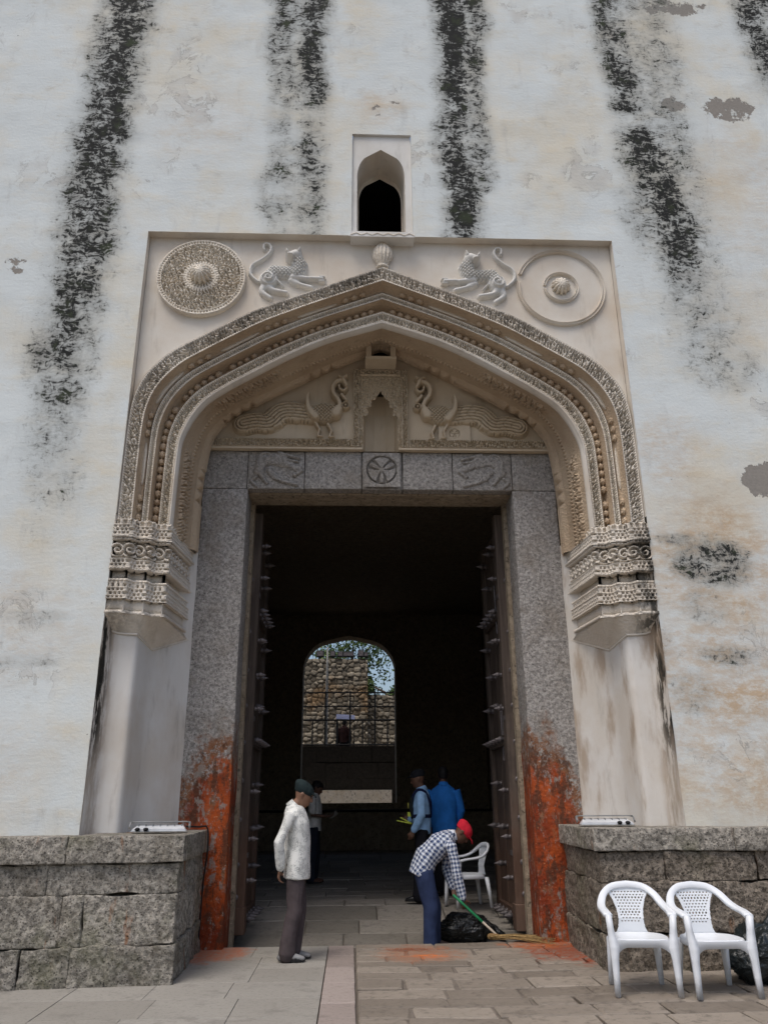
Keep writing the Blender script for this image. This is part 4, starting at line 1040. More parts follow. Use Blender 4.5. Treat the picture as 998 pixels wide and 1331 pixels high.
for i, (x, wd, hh) in enumerate([(-1.75,.34,.28),(-1.2,.26,.26),(-.86,.26,.24),(-.5,.5,.22),(.05,.28,.30),(.28,.2,.2)]):
    t = thing('floodlight', ['black floodlight at the left end of the tall rubble wall top','first small black floodlight from the pole on the rubble wall','second small black floodlight from the pole on the rubble wall','wide black floodlight box midway on the rubble wall','square black floodlight standing apart on the rubble wall','small black floodlight on the right end of the tall rubble wall'][i], 'floodlight', (x, 26.95, 7.5), 0, 'floodlights along the rubble wall')
    bevel_box('lamp_housing', -wd/2, wd/2, -.1, .1, .08, .08+hh, M['black'], t, .015, 1); bevel_box('lamp_lens', -wd/2+.04, wd/2-.04, -.108, -.1, .12, .04+hh, M['glassy'] if 'glassy' in M else M['iron'], t, .0, 1); bevel_box('bracket', -.03, .03, -.04, .04, 0, .09, M['black'], t, .005, 1)
V, F = tube([(-1.27,21.6,2.75),(-1.27,21.6,5.0),(-1.27,21.6,7.0)], [.05,.045,.035], (0,1,0), 8); pole = mk('lamp_pole', V, F, plain('grey_paint', (.42,.42,.40), .5), None, True)
tag(pole, 'thin pale metal pole rising beside the railing in the far arch', 'pole')
aw = thing('awning', 'small faded blue awning standing in front of the rubble wall', 'awning', (-.58,23.2,2.75))
mk('canopy', *loft([np.array([(-.36,-.5,1.72),(.36,-.5,1.68),(.36,-.5,1.72),(-.36,-.5,1.76)]), np.array([(-.36,.4,1.98),(.36,.4,1.94),(.36,.4,1.98),(-.36,.4,2.02)])]), plain('blue_tarp', (.10,.11,.17), .7), aw)
for x in (-.34,.34):
    for yy in (-.48,.38): V, F = tube([(x,yy,0),(x,yy,1.72 if yy < 0 else 1.95)], .018, (0,1,0), 6); mk('post', V, F, M['black'], aw)
# trees
def mat_leaf():
    t = NT('tree_leaf'); n = t.noise(t.pos(), .9, 3); c = t.mix(t.ramp(n, .35, .65), (.045,.085,.022), (.10,.15,.045)); t.b.inputs['Subsurface Weight'].default_value = 0.0
    return t.done(c, .6, .3)
M['leaf'] = mat_leaf(); M['bark'] = plain('bark', (.10,.075,.055), .9, .1, .3, 6, .5)
def tree(loc, h, crown, n, seed, label):
    t = thing('leafy_tree', label, 'tree', loc, 0, 'trees behind the rubble wall'); r = random.Random(seed)
    parts = [tube([(0,0,0),(.1,.05,h*.35),(-.05,0,h*.6),(.05,.05,h*.85)], [.26,.2,.15,.06], (0,1,0), 9)]
    tips = []
    for k in range(11):
        a = r.uniform(0,6.28); z0 = h*r.uniform(.35,.7); L = r.uniform(.6,1.0)*crown; e = (math.cos(a)*L, math.sin(a)*L, z0+r.uniform(.1,.5)*h*.55)
        parts.append(tube([(0,0,z0),(e[0]*.5,e[1]*.5,(z0+e[2])/2+.25),e], [.09,.06,.02], (0,0,1), 6)); tips.append(e)
    tips.append((0,0,h*.95)); mk('trunk', *merge(parts), M['bark'], t, True)
    cl = [(tx+r.gauss(0,.5), ty+r.gauss(0,.5), tz+r.gauss(0,.45), r.uniform(.3,.62)) for tx, ty, tz in tips for _ in range(5)]
    rr = np.random.default_rng(seed); V = np.zeros((n*4,3)); idx = rr.integers(0, len(cl), n)
    C = np.array(cl)[idx]; d = rr.normal(size=(n,3)); d /= np.linalg.norm(d,axis=1)[:,None]; c = C[:,:3]+d*(C[:,3:]*rr.uniform(.35,1,(n,1)))
    a = rr.normal(size=(n,3)); a /= np.linalg.norm(a,axis=1)[:,None]; b = np.cross(a, rr.normal(size=(n,3))); b /= np.linalg.norm(b,axis=1)[:,None]
    s = rr.uniform(.07,.13,(n,1)); V[0::4] = c-a*s; V[1::4] = c+b*s*.45; V[2::4] = c+a*s; V[3::4] = c-b*s*.45
    mk('crown', V, np.arange(n*4).reshape(-1,4), M['leaf'], t)
tree((2.0,30,2.7), 5.6, 1.8, 16000, 1, 'dense green tree rising over the lower wall, right in the far arch')
tree((-.35,34,2.7), 7.6, 1.6, 4200, 2, 'thin crowned tree showing against the sky at the arch apex')
tree((-3.2,32,2.7), 6.2, 1.5, 6000, 3, 'tree showing at the left shoulder of the far arch')
tree((5.2,36,2.7), 8.0, 2.6, 7000, 4, 'taller green tree behind the right hand wall')

# ================================================================== plastic chairs
def mat_plastic():
    t = NT('white_plastic'); O = t.objc(); n = t.noise(O, 9, 4, .65); x, y, z = t.sep(O)
    dirt = t.math('MULTIPLY', t.ramp(z, .25, 0, 0, 1), t.ramp(n, .35, .65)); c = t.mix(t.math('MULTIPLY', dirt, .55), (.74,.77,.80), (.36,.31,.25))
    c = t.mix(t.ramp(n, .6, .75, 0, .25), c, (.55,.55,.53)); return t.done(c, t.ramp(n, .3, .7, .32, .5), .5)
M['plastic'] = mat_plastic()
CH = {}
def chair_meshes():
    # arm and back hoop
    half = [(-.275,-.215,.625),(-.285,-.10,.648),(-.285,.04,.662),(-.268,.15,.695),(-.222,.232,.762),(-.135,.278,.815),(0,.292,.832)]
    h, _ = spline(half, 18); m = h[::-1][1:].copy(); m[:,0] *= -1; pts = np.vstack([h, m]); n = len(pts); rings = []
    for i in range(n):
        t = Vector(pts[min(i+1,n-1)]-pts[max(i-1,0)]).normalized(); q = np.clip((pts[i][2]-.655)/.13, 0, 1)
        nv = Vector((0,0,1))*(1-q)+Vector((0,-1,.3))*q; nv = (nv-t*nv.dot(t)).normalized(); wv = t.cross(nv)
        hw, th = .030+.008*(1-q), .011; c = Vector(pts[i])
        rings.append(np.array([c+wv*a*hw+nv*b*th for a, b in ((-1,-1.7),(-.98,.3),(-.75,1),(.75,1),(.98,.3),(1,-1.7),(.86,-1.6),(.8,-.3),(-.8,-.3),(-.86,-1.6))]))
    CH['hoop'] = make_mesh('hoop', *loft(rings), True)
    # perforated splat
    res = .005; za = np.arange(.425, .822, res); xa = np.arange(-.2, .2001, res); Xg, Zg = np.meshgrid(xa, za, indexing='ij')
    hw = np.interp(Zg, [.42,.47,.54,.62,.70,.76,.80,.83], [.150,.122,.112,.120,.145,.178,.165,.07]); s = Xg/.2
    Yg = np.interp(Zg, [.42,.55,.70,.83], [.215,.205,.245,.285])+.02*(1-np.minimum(1,(Xg/.18)**2))
    xm, zm = (Xg[:-1,:-1]+Xg[1:,1:])/2, (Zg[:-1,:-1]+Zg[1:,1:])/2; hm = np.interp(zm, [.42,.47,.54,.62,.70,.76,.80,.83], [.150,.122,.112,.120,.145,.178,.165,.07])
    ro = np.floor((zm-.52)/.024); fz = (zm-.52)/.024-ro; fx = (xm/.030+ro*.5) % 1.0
    hole = (zm > .52) & (zm < .785) & (np.abs(xm) < hm-.024) & (fz < .45) & (fx < .48)
    V, F = grid(np.stack([Xg,Yg,Zg],-1), (np.abs(xm) < hm) & ~hole, flip=True); V, F = compact(V, F)
    me = make_mesh('backrest', V, F, False); CH['back'] = me
    # seat with rolled rim
    n = 40; ring = []
    def outline(f, z, dy=0):
        r = []
        for k in range(n):
            a = 2*math.pi*k/n; c, s_ = math.cos(a), math.sin(a); px = math.copysign(abs(c)**.55, c)*(.255 if s_ < 0 else .255-.045*s_); py = math.copysign(abs(s_)**.55, s_)*.225
            r.append((px*f, py*f+dy, z))
        return np.array(r)
    CH['seat'] = make_mesh('seat', *loft([outline(.96,.375), outline(1.0,.385), outline(1.0,.42), outline(.97,.436), outline(.90,.434), outline(.6,.420), outline(.2,.414)]), True)
    # legs: front ones run from the floor to the arm
    def leg(pts, ws):
        rings = []
        for (x, y, z), (wx, wy) in zip(pts, ws):
            rings.append(np.array([(x-wx,y-wy,z),(x+wx,y-wy,z),(x+wx,y+wy,z),(x-wx,y+wy,z)]))
        V, F = loft(rings); bm = bmesh.new(); vs = [bm.verts.new(v) for v in V]
        for f in F: bm.faces.new([vs[i] for i in f])
        bmesh.ops.recalc_face_normals(bm, faces=bm.faces[:]); bmesh.ops.bevel(bm, geom=bm.edges[:], offset=.006, segments=2, affect='EDGES')
        me = bpy.data.meshes.new('leg'); bm.to_mesh(me); bm.free(); me.polygons.foreach_set('use_smooth', np.ones(len(me.polygons), dtype=bool)); return me
    for s, nm in ((-1,'fl'),(1,'fr')):
        CH[nm] = leg([(s*.262,-.255,0),(s*.258,-.245,.15),(s*.255,-.238,.29),(s*.250,-.230,.375),(s*.258,-.224,.43),(s*.268,-.216,.52),(s*.276,-.212,.628)], [(.022,.022),(.025,.024),(.030,.026),(.040,.026),(.034,.026),(.026,.026),(.026,.030)])
    for s, nm in ((-1,'bl'),(1,'br')):
        CH[nm] = leg([(s*.225,.27,0),(s*.215,.245,.2),(s*.20,.215,.40)], [(.020,.020),(.026,.022),(.036,.026)])
    V, F = [], []
    xs_ = np.linspace(-.23,.23,24)
    for y_ in (-.232,-.212):
        for x in xs_: V += [(x,y_,.43),(x,y_,.372-.06*max(0,(abs(x)-.13)/.10)**2)]
    k = len(xs_)*2
    for i in range(len(xs_)-1): F += [(2*i,2*i+1,2*i+3,2*i+2),(k+2*i,k+2*i+2,k+2*i+3,k+2*i+1),(2*i+1,k+2*i+1,k+2*i+3,2*i+3)]
    CH['apron'] = make_mesh('apron', V, F, True)
    for me in CH.values(): me.materials.append(M['plastic'])
chair_meshes()
def chair(loc, rz, label):
    t = thing('plastic_chair', label, 'chair', loc, rz, 'white moulded plastic armchairs')
    for nm, k in (('arm_hoop','hoop'),('backrest','back'),('seat','seat'),('leg','fl'),('leg','fr'),('leg','bl'),('leg','br'),('apron','apron')):
        o = bpy.data.objects.new(nm, CH[k]); link(o, t); t.scale = (.93,.93,.925)
        if nm == 'backrest':
            md_ = o.modifiers.new('thick', 'SOLIDIFY'); md_.thickness = .006; md_.offset = 0
    return t
chair((2.02,-1.29,.028), R_(-7), 'white plastic armchair nearer the doorway, its arm against its twin')
chair((2.59,-1.40,.028), R_(0), 'white plastic armchair on the right, beside the black rubbish sack')
chair((1.22,3.15,zin(3.15)+.06), R_(-78), 'white plastic armchair standing inside the passage behind the sweeper')

# ================================================================== sacks, lamps, cable, broom
def mat_bag(name, c):
    t = NT(name); O = t.objc(); n = t.noise(O, 6, 3, .5, 1.2); t.bump(t.math('ADD', n, t.math('MULTIPLY', t.noise(O, 17, 3), .4)), .9, .05); return t.done(c, .32, .5)
def sack(name, loc, r, label, mat, seed, pts):
    V = []; n, m = 96, 56
    G = np.zeros((n, m, 3))
    for i in range(n):
        a = 2*math.pi*i/n
        for j in range(m):
            b = -math.pi/2+math.pi*j/(m-1); x, y_, z = math.cos(a)*math.cos(b), math.sin(a)*math.cos(b), math.sin(b)
            q = 1+.28*noise.noise(Vector((x,y_,z))*1.6+Vector((seed,0,0)))+.16*abs(noise.noise(Vector((x*1.5,y_*1.5,z*4))*2+Vector((0,seed,0))))-.07*abs(noise.noise(Vector((x*4,y_*4,z*2))*2.2+Vector((seed,seed,0))))
            zz = z*q*r[2]+r[2]*.8; G[i,j] = (x*q*r[0]*(1-.25*max(0,z)), y_*q*r[1], max(0, zz))
    V, F = grid(G, None, True, flip=True); t = thing(name, label, 'rubbish bag', loc)
    mk('bag_body', V, F, mat, t, True)
    V, F = tube([tuple(p) for p in pts], [.05,.03,.045], (0,1,0), 8); mk('bag_neck', V, F, mat, t, True)
    return t
M['bag'] = mat_bag('black_polythene', (.012,.013,.013)); M['bag2'] = mat_bag('dark_green_polythene', (.011,.016,.017))
sack('rubbish_bag', (1.02,2.1,zin(2.1)), (.34,.24,.17), 'slack black rubbish bag lying behind the broom inside the doorway', M['bag'], 2, [(.2,-.05,.2),(.36,-.08,.12),(.44,-.1,.05)])
sack('rubbish_bag', (3.24,-1.02,.03), (.36,.3,.25), 'bulging dark polythene rubbish sack against the right plinth', M['bag2'], 5, [(.0,0,.40),(.05,0,.48),(.1,.02,.52)])
M['lampwhite'] = plain('white_enamel', (.62,.64,.66), .4, .5, .1); M['rubber'] = plain('black_rubber', (.015,.015,.016), .6, .3); M['alum'] = plain('aluminium', (.36,.37,.37), .4, .5, .2, 10, 0, .5)
def lamp(loc, rz, sx, label):
    t = thing('floodlight', label, 'floodlight', loc, rz, 'floodlights lying on the plinths')
    V = np.array([(-.26,-.13,.012),(.26,-.13,.012),(.26,.13,.012),(-.26,.13,.012),(-.25,-.13,.04),(.25,-.13,.04),(.22,.13,.085),(-.22,.13,.085)]); mk('lamp_body', V, box(0,1,0,1,0,1)[1], M['lampwhite'], t)
    t.scale = (1,1,.72)
    bevel_box('lamp_rim', -.27,.27,-.142,.142,0,.014, M['alum'], t, .003, 1)
    for k in range(7): x = -.21+k*.07; mk('cooling_fin', *box(x-.004,x+.004,.02,.125,.06,.094), M['alum'], t)
    V, F = tube([(-.29,.0,.05),(-.29,.08,.115),(-.25,.09,.125),(.25,.09,.125),(.29,.08,.115),(.29,.0,.05)], [(.024,.010)]*6, (0,1,0), 6, False); mk('bracket', V, F, M['alum'], t)
    for k in (0, 1):
        V, F = lathe([(.024,0),(.024,.03),(.017,.035),(.017,.055)], 10); mk('cable_gland', V[:, [0,2,1]]*np.array([1,-1,1])+np.array([sx*(.20-.08*k),-.13,.038]), F, M['rubber'], t, True)
    return t
lamp((-2.27,.02,1.225), R_(8), -1, 'flat white floodlight lying on the left plinth with a trailing cable')
lamp((2.27,.12,1.25), R_(-10), 1, 'flat white floodlight lying on the right plinth above the chairs')
cp = [(-2.02,.1,1.27),(-1.93,.3,1.26),(-1.86,.42,1.245),(-1.86,.5,1.0),(-1.93,.8,.75),(-1.97,1.0,.5),(-1.985,1.06,.15),(-1.98,1.05,.02)]
V, F = tube(sm(cp, 40), .009, (0,1,0), 6); tag(mk('power_cable', V, F, M['rubber'], None, True), 'thin black cable hanging down the corner of the left plinth', 'cable')
br = thing('broom', 'straw broom with a green and white handle held by the sweeper', 'broom', (1.27,1.38,.03))
H0, H1 = Vector((.83-1.27,1.50-1.38,.47-.03)), Vector((.02,0,.04)); Hm = H0.lerp(H1, .66)
V, F = tube([H0, Hm], .015, (0,1,0), 8); mk('grip', V, F, plain('green_plastic', (.015,.20,.075), .4), br, True)
V, F = tube([Hm, H1], .013, (0,1,0), 8); mk('handle', V, F, plain('pale_wood', (.52,.45,.36), .6), br, True)
st = []
for k in range(150):
    a, b, c = random.gauss(0,.022), random.gauss(0,.02), random.uniform(.42,.62); e = Vector((c, random.gauss(-.12,.085)*c/.5, -.008+abs(random.gauss(0,.02))))
    s0 = Vector((-.07+random.uniform(-.02,.02), a*.6, .028+b*.5)); st.append(tube([s0, s0.lerp(e,.5)+Vector((0,0,.015)), e], [.0035,.003,.002], (0,1,0), 4, False))
o = mk('bristles', *merge(st), plain('straw', (.30,.20,.085), .8, .2, .35, 30), br); o['kind'] = 'stuff'
V, F = tube([(-.06,0,.03),(.02,-.004,.03)], [.034,.03], (0,1,0), 10); mk('binding', V, F, plain('twine', (.20,.12,.05), .9), br, True)

# ================================================================== people
def bake(parts, vox, smooth_it, name, mat, parent, wrinkle=0.0, wscale=9.0, axes=None, seed=0):
    V, F = merge(parts); me = make_mesh(name, V, F)
    bm = bmesh.new(); bm.from_mesh(me); bmesh.ops.recalc_face_normals(bm, faces=bm.faces[:]); bm.to_mesh(me); bm.free()
    tmp = bpy.data.objects.new('tmp', me); COL.objects.link(tmp)
    r = tmp.modifiers.new('r', 'REMESH'); r.mode = 'VOXEL'; r.voxel_size = vox
    s = tmp.modifiers.new('s', 'SMOOTH'); s.factor = .5; s.iterations = smooth_it
    dg = bpy.context.evaluated_depsgraph_get(); dg.update(); ev = tmp.evaluated_get(dg); out = bpy.data.meshes.new_from_object(ev)
    bpy.data.objects.remove(tmp); bpy.data.meshes.remove(me); out.name = name
    n = len(out.vertices); co = np.zeros(n*3); out.vertices.foreach_get('co', co); co = co.reshape(-1,3)
    if wrinkle:
        nor = np.zeros(n*3); out.vertices.foreach_get('normal', nor); nor = nor.reshape(-1,3)
        d = np.array([noise.noise(Vector((c[0]*wscale+seed, c[1]*wscale, c[2]*wscale*.55)))*.7+noise.noise(Vector((c[0]*wscale*2.3, c[1]*wscale*2.3+seed, c[2]*wscale*1.1)))*.45 for c in co])
        co2 = co+nor*(d*wrinkle)[:,None]; out.vertices.foreach_set('co', co2.ravel())
    if axes:
        best = np.full(n, 9.); uv = np.zeros((n,3))
        for a, b, off in axes:
            a, b = np.array(a), np.array(b); ax = b-a; L = np.linalg.norm(ax); ax /= L; rel = co-a; t = np.clip(rel@ax, 0, L); perp = rel-t[:,None]*ax; d = np.linalg.norm(perp, axis=1)/off
            s1 = np.cross(ax, [0,1,0]); s1 /= np.linalg.norm(s1)+1e-9; s2 = np.cross(ax, s1); m = d < best; best = np.where(m, d, best)
            u1 = rel@ax; v1 = np.arctan2(perp@s2, perp@s1)*off
            uv[m,0] = u1[m]; uv[m,1] = v1[m]
        at = out.attributes.new('fab', 'FLOAT_VECTOR', 'POINT'); at.data.foreach_set('vector', uv.astype(np.float32).ravel())
    out.polygons.foreach_set('use_smooth', np.ones(len(out.polygons), dtype=bool)); out.materials.clear(); out.materials.append(mat); out.update()
    return obj(name, out, mat, parent)
def hand(wr, d, nrm, side, curl=.5, k=1.0):
    """palm and five fingers; d = finger direction, nrm = palm side, side = thumb side"""
    wr, d, nrm, side = Vector(wr), Vector(d).normalized(), Vector(nrm).normalized(), Vector(side).normalized(); P = []
    P.append(tube([wr-d*.02, wr+d*.03*k, wr+d*.085*k], [(.024*k,.018*k),(.036*k,.017*k),(.040*k,.014*k)], side, 10))
    for i, L in enumerate((.070,.078,.073,.058)):
        b = wr+d*.082*k+side*(.030-.020*i)*k; d1 = (d*math.cos(curl)+nrm*math.sin(curl)).normalized(); d2 = (d*math.cos(curl*2.2)+nrm*math.sin(curl*2.2)).normalized()
        m = b+d1*L*.55*k; P.append(tube([b-d*.01, m, m+d2*L*.5*k], [.0095*k,.0088*k,.0075*k], side, 7))
    b = wr+d*.025*k+side*.032*k; d1 = (d*.62+side*.75+nrm*.25).normalized(); d2 = (d*.9+side*.25+nrm*.4).normalized(); m = b+d1*.04*k
    P.append(tube([b-d1*.01, m, m+d2*.032*k], [.0125*k,.011*k,.0088*k], nrm, 7)); return P
def head(c, f, u):
    c, f, u = Vector(c), Vector(f).normalized(), Vector(u).normalized(); u = (u-f*u.dot(f)).normalized(); l = u.cross(f); P = []
    prof = [(-.118,.040,.022,.020),(-.108,.030,.034,.040),(-.085,.018,.050,.064),(-.045,.008,.064,.082),(0,0,.073,.094),(.045,-.006,.076,.098),(.08,-.010,.066,.086),(.105,-.012,.044,.058),(.118,-.012,.016,.022)]
    rings = []
    for h, fo, ra, rb in prof: rings.append(np.array([c+u*h+f*fo+l*(ra*math.cos(a))+f*(rb*math.sin(a)) for a in np.arange(18)*2*math.pi/18]))
    P.append(loft(rings))
    P.append(tube([c+f*.086+u*.018, c+f*.100-u*.012, c+f*.106-u*.030], [.010,.013,.016], l, 8)); P.append(tube([c+f*.092+l*.014-u*.032, c+f*.092-l*.014-u*.032], [.010,.010], u, 8))
    P.append(tube([c+f*.084+l*.04+u*.030, c+f*.094+u*.030, c+f*.084-l*.04+u*.030], [.010,.011,.010], u, 8))
    P.append(tube([c+f*.076+l*.024-u*.064, c+f*.090-u*.064, c+f*.076-l*.024-u*.064], [.007,.009,.007], u, 8)); P.append(tube([c+f*.074+l*.022-u*.078, c+f*.087-u*.078, c+f*.074-l*.022-u*.078], [.007,.010,.007], u, 8))
    for s in (-1, 1): P.append(tube([c+l*s*.074-f*.008+u*.022, c+l*s*.084-f*.016+u*.004, c+l*s*.075-f*.006-u*.028], [(.018,.008),(.020,.008),(.012,.007)], f, 8))
    return P, (c, f, u, l)
def cap_mesh(H, back=.02, lift=.0, bill=0.0, k=1.10, floor_=.02):
    c, f, u, l = H; rings = []
    for h, fo, ra, rb in [(floor_-.02,-.004,.074,.095),(floor_,-.006,.080,.102),(.05,-.010,.083,.107),(.085+lift*.5,-.014-back*.5,.078,.102),(.112+lift,-.016-back,.056,.076),(.130+lift,-.018-back,.020,.03)]:
        rings.append(np.array([c+u*h+f*fo+l*(ra*k*.97*math.cos(a))+f*(rb*k*.97*math.sin(a)) for a in np.arange(20)*2*math.pi/20]))
    P = [loft(rings)]
    if bill:
        P.append(tube([c+f*.08+u*(floor_+.012), c+f*(.10+bill*.5)+u*(floor_+.008), c+f*(.10+bill)+u*(floor_-.008)], [(.070,.007),(.066,.006),(.045,.005)], l, 12))
    return P
def shoe(an, f, k=1.0, open_=False):
    an, f = Vector(an), Vector(f).normalized(); z = Vector((0,0,1)); b = Vector((an.x, an.y, an.z-.075))
    up = tube([b-f*.06+z*.035, b+z*.045, b+f*.09+z*.035, b+f*.165+z*.024], [(.034,.035),(.038,.046),(.046,.034),(.038,.022)], f.cross(z), 12); return up
def sole(an, f):
    an, f = Vector(an), Vector(f).normalized(); s = f.cross(Vector((0,0,1))); b = Vector((an.x, an.y, an.z-.075)); rings = []
    for zz in (0.0, .022): rings.append(np.array([b+f*(.055+.135*math.cos(a))+s*((.042+.008*math.cos(a))*math.sin(a))+Vector((0,0,zz)) for a in np.arange(20)*2*math.pi/20]))
    return loft(rings)
def person(label, loc, rotz, J, cl, skin, vox=.0075, group=None):
    t = thing('person', label, 'person', loc, rotz, group); V3 = lambda k: Vector(J[k])
    f = Vector(J.get('face', (1,0,0))); P, H = head(J['head'], f, J.get('headup', (0,0,1)))
    P.append(tube([V3('neck'), V3('head')-H[2]*.06-H[1]*.012], [.056,.052], (0,1,0), 12))
    P.append(tube([V3('pelvis'), V3('waist'), V3('chest'), V3('neck')], [(.12,.08),(.11,.075),(.135,.085),(.055,.05)], (0,1,0), 14))
    for s in 'LR':
        P.append(tube([V3('sh'+s).lerp(V3('el'+s),.22), V3('el'+s), V3('wr'+s)], [.036,.034,.025], (0,1,0), 10)); P += hand(J['wr'+s], *J['hand'+s])
        P.append(tube([V3('hi'+s), V3('kn'+s), V3('an'+s)], [.075,.05,.034], (0,1,0), 10)); P.append(shoe(J['an'+s], J.get('ft'+s, (1,0,0))))
    bake(P, vox, 3, 'body', skin, t)
    for s in (-1, 1):
        V, F = tube([H[0]+H[1]*.083+H[3]*s*.030+H[2]*.006, H[0]+H[1]*.086+H[3]*s*.026+H[2]*.006], [.010,.010], (0,0,1), 8); mk('eye', V, F, M['eye'], t, True)
    # trousers
    P = [tube([V3('waist')*.5+V3('pelvis')*.5, V3('pelvis'), V3('hiL')*.5+V3('hiR')*.5-Vector((0,0,.03))], [(.140,.105),(.158,.115),(.145,.10)], (0,1,0), 18)]
    tl = cl.get('leg', [(.086,.098),(.082,.082),(.078,.080),(.082,.088)])
    for s in 'LR':
        a, k_, n_ = V3('hi'+s), V3('kn'+s), V3('an'+s); P.append(tube([a, a.lerp(k_,.5), k_, k_.lerp(n_,.55), n_+Vector((0,0,-.015))], [tl[0],((tl[0][0]+tl[1][0])/2,(tl[0][1]+tl[1][1])/2),tl[1],tl[2],tl[3]], (0,1,0), 14))
    bake(P, .011, 3, 'trousers', cl['trousers'], t, .014, 7.0, None, 3.0)
    # shirt
    rg = cl.get('rings', [(.165,.125),(.160,.120),(.165,.122),(.185,.125),(.165,.10),(.075,.07)])
    hem = Vector(J.get('hem', V3('pelvis')-Vector((0,0,.06)))); pts = [hem, hem.lerp(V3('waist'),.5), V3('waist'), V3('chest'), V3('neck')-(V3('neck')-V3('chest'))*.25, V3('neck')+(V3('head')-V3('neck'))*.12]
    P = [loft(frame_rings(pts, rg, (0,1,0), 24))]
    for s in 'LR':
        a, e, w_ = V3('sh'+s), V3('el'+s), V3('wr'+s); sr = cl.get('sleeve', [.068,.060,.056,.050])
        if cl.get('short'): P.append(tube([V3('chest')*.15+a*.85, a, a.lerp(e,.75)], [.072,.07,.068], (0,1,0), 14))
        else: P.append(tube([V3('chest')*.15+a*.85, a, a.lerp(e,.5), e, e.lerp(w_,.55), w_-(w_-e)*.06], [sr[0],sr[0],sr[1],sr[1],sr[2],sr[3]], (0,1,0), 14))
    ax = [(hem, V3('neck'), .15)]+[(V3('sh'+s), V3('el'+s), .062) for s in 'LR']+[(V3('el'+s), V3('wr'+s), .058) for s in 'LR']
    bake(P, .010, 3, 'shirt', cl['shirt'], t, cl.get('wr', .016), 6.0, ax, 1.0)
    # collar
    if cl.get('collar', True):
        nk = V3('neck'); d = (V3('head')-nk).normalized(); V, F = loft(frame_rings([nk-d*.03, nk+d*.045], [(.088,.086),(.068,.068)], (0,1,0), 18)); mk('collar', V, F, cl['shirt'], t, True)
    for s in 'LR':
        mk('shoe', *shoe(J['an'+s], J.get('ft'+s, (1,0,0))), cl['shoe'], t, True); mk('sole', *sole(J['an'+s], J.get('ft'+s, (1,0,0))), cl.get('sole', M['rubber']), t)
    if 'cap' in cl: bake(cap_mesh(H, *cl['capargs']), .007, 3, 'cap', cl['cap'], t, .006, 18)
    if cl.get('hair'):
        c, f_, u, l = H; rings = []
        for h, fo, ra, rb in [(-.05,-.035,.055,.060),(-.01,-.022,.072,.080),(.035,-.014,.078,.094),(.07,-.010,.078,.100),(.105,-.012,.058,.078),(.126,-.012,.02,.03)]: rings.append(np.array([c+u*h+f_*fo+l*(ra*1.06*math.cos(a))+f_*(rb*1.05*math.sin(a)) for a in np.arange(20)*2*math.pi/20]))
        bake([loft(rings)], .008, 2, 'hair', M['hair'], t, .008, 30)
    return t, H
M['skin'] = plain('brown_skin', (.20,.105,.065), .55, .4, .15, 12); M['skin2'] = plain('dark_skin', (.11,.055,.034), .55, .4, .15, 12)
M['eye'] = plain('eye', (.03,.025,.02), .3, .5); M['hair'] = plain('black_hair', (.008,.007,.007), .6, .3, .3, 40, .4)
M['print'] = mat_print(); M['plaid'] = mat_plaid()
def standing(H=1.72, **kw):
    k = H/1.72
    J = dict(pelvis=(0,0,.93), waist=(.005,0,1.06), chest=(.0,0,1.27), neck=(-.005,0,1.465), head=(.02,0,1.60), shL=(-.01,.185,1.40), shR=(-.01,-.185,1.40), elL=(-.03,.225,1.12), elR=(-.03,-.225,1.12), wrL=(.03,.22,.88), wrR=(.03,-.22,.88),
             hiL=(0,.095,.90), hiR=(0,-.095,.90), knL=(.02,.10,.49), knR=(.02,-.10,.49), anL=(-.02,.105,.085), anR=(-.02,-.105,.085),
             handL=((.1,0,-1),(0,-1,0),(1,0,0),.35), handR=((.1,0,-1),(0,1,0),(1,0,0),.35))
    J.update(kw)
    return {a: (tuple(x*k for x in b) if not a.startswith('hand') and not a.startswith('f') and a != 'headup' else b) for a, b in J.items()}
# man in the printed shirt, profile to the right, head bowed, hands behind his back
J = standing(1.71, chest=(-.005,0,1.28), neck=(-.045,0,1.455), head=(.055,0,1.575), face=(.93,0,-.36), headup=(.36,0,.93), waist=(.015,0,1.06), shL=(-.05,.18,1.385), shR=(-.06,-.18,1.385), elR=(-.17,-.225,1.11), elL=(-.17,.225,1.11), wrR=(-.155,-.15,.86), wrL=(-.175,.08,.90), handR=((-.18,.12,-1),(1,.3,0),(.1,1,0),.5), handL=((-.1,-.5,-1),(1,0,0),(0,-1,0),.6),
             knL=(.03,.085,.47), knR=(.0,-.09,.47), anL=(-.02,.07,.085), anR=(-.07,-.10,.085), hem=(.005,0,.755))
t, H = person('man in a white printed shirt and dark cap standing in profile', (-.925,.46,0), R_(0), J, dict(shirt=M['print'], trousers=mat_fabric('brown_trousers', (.075,.06,.062)), shoe=plain('grey_sandal', (.22,.22,.22), .6), cap=mat_fabric('dark_green_knit', (.016,.025,.026)), capargs=(.03,.012,.035,1.10,.03),
     rings=[(.200,.135),(.195,.132),(.178,.128),(.185,.128),(.165,.110),(.085,.085)], wr=.015, sleeve=[.064,.056,.052,.046]), M['skin'])
# sandal straps
for s in 'LR':
    an = Vector(J['an'+s])
    for q in (.02, .09):
        V, F = tube([an+Vector((q,-.046,-.05)), an+Vector((q+.02,-.02,-.008 if q < .05 else -.022)), an+Vector((q+.02,.02,-.008 if q < .05 else -.022)), an+Vector((q,.046,-.05))], [(.014,.004)]*4, (1,0,0), 6, False); mk('strap', V, F, M['rubber'], t)
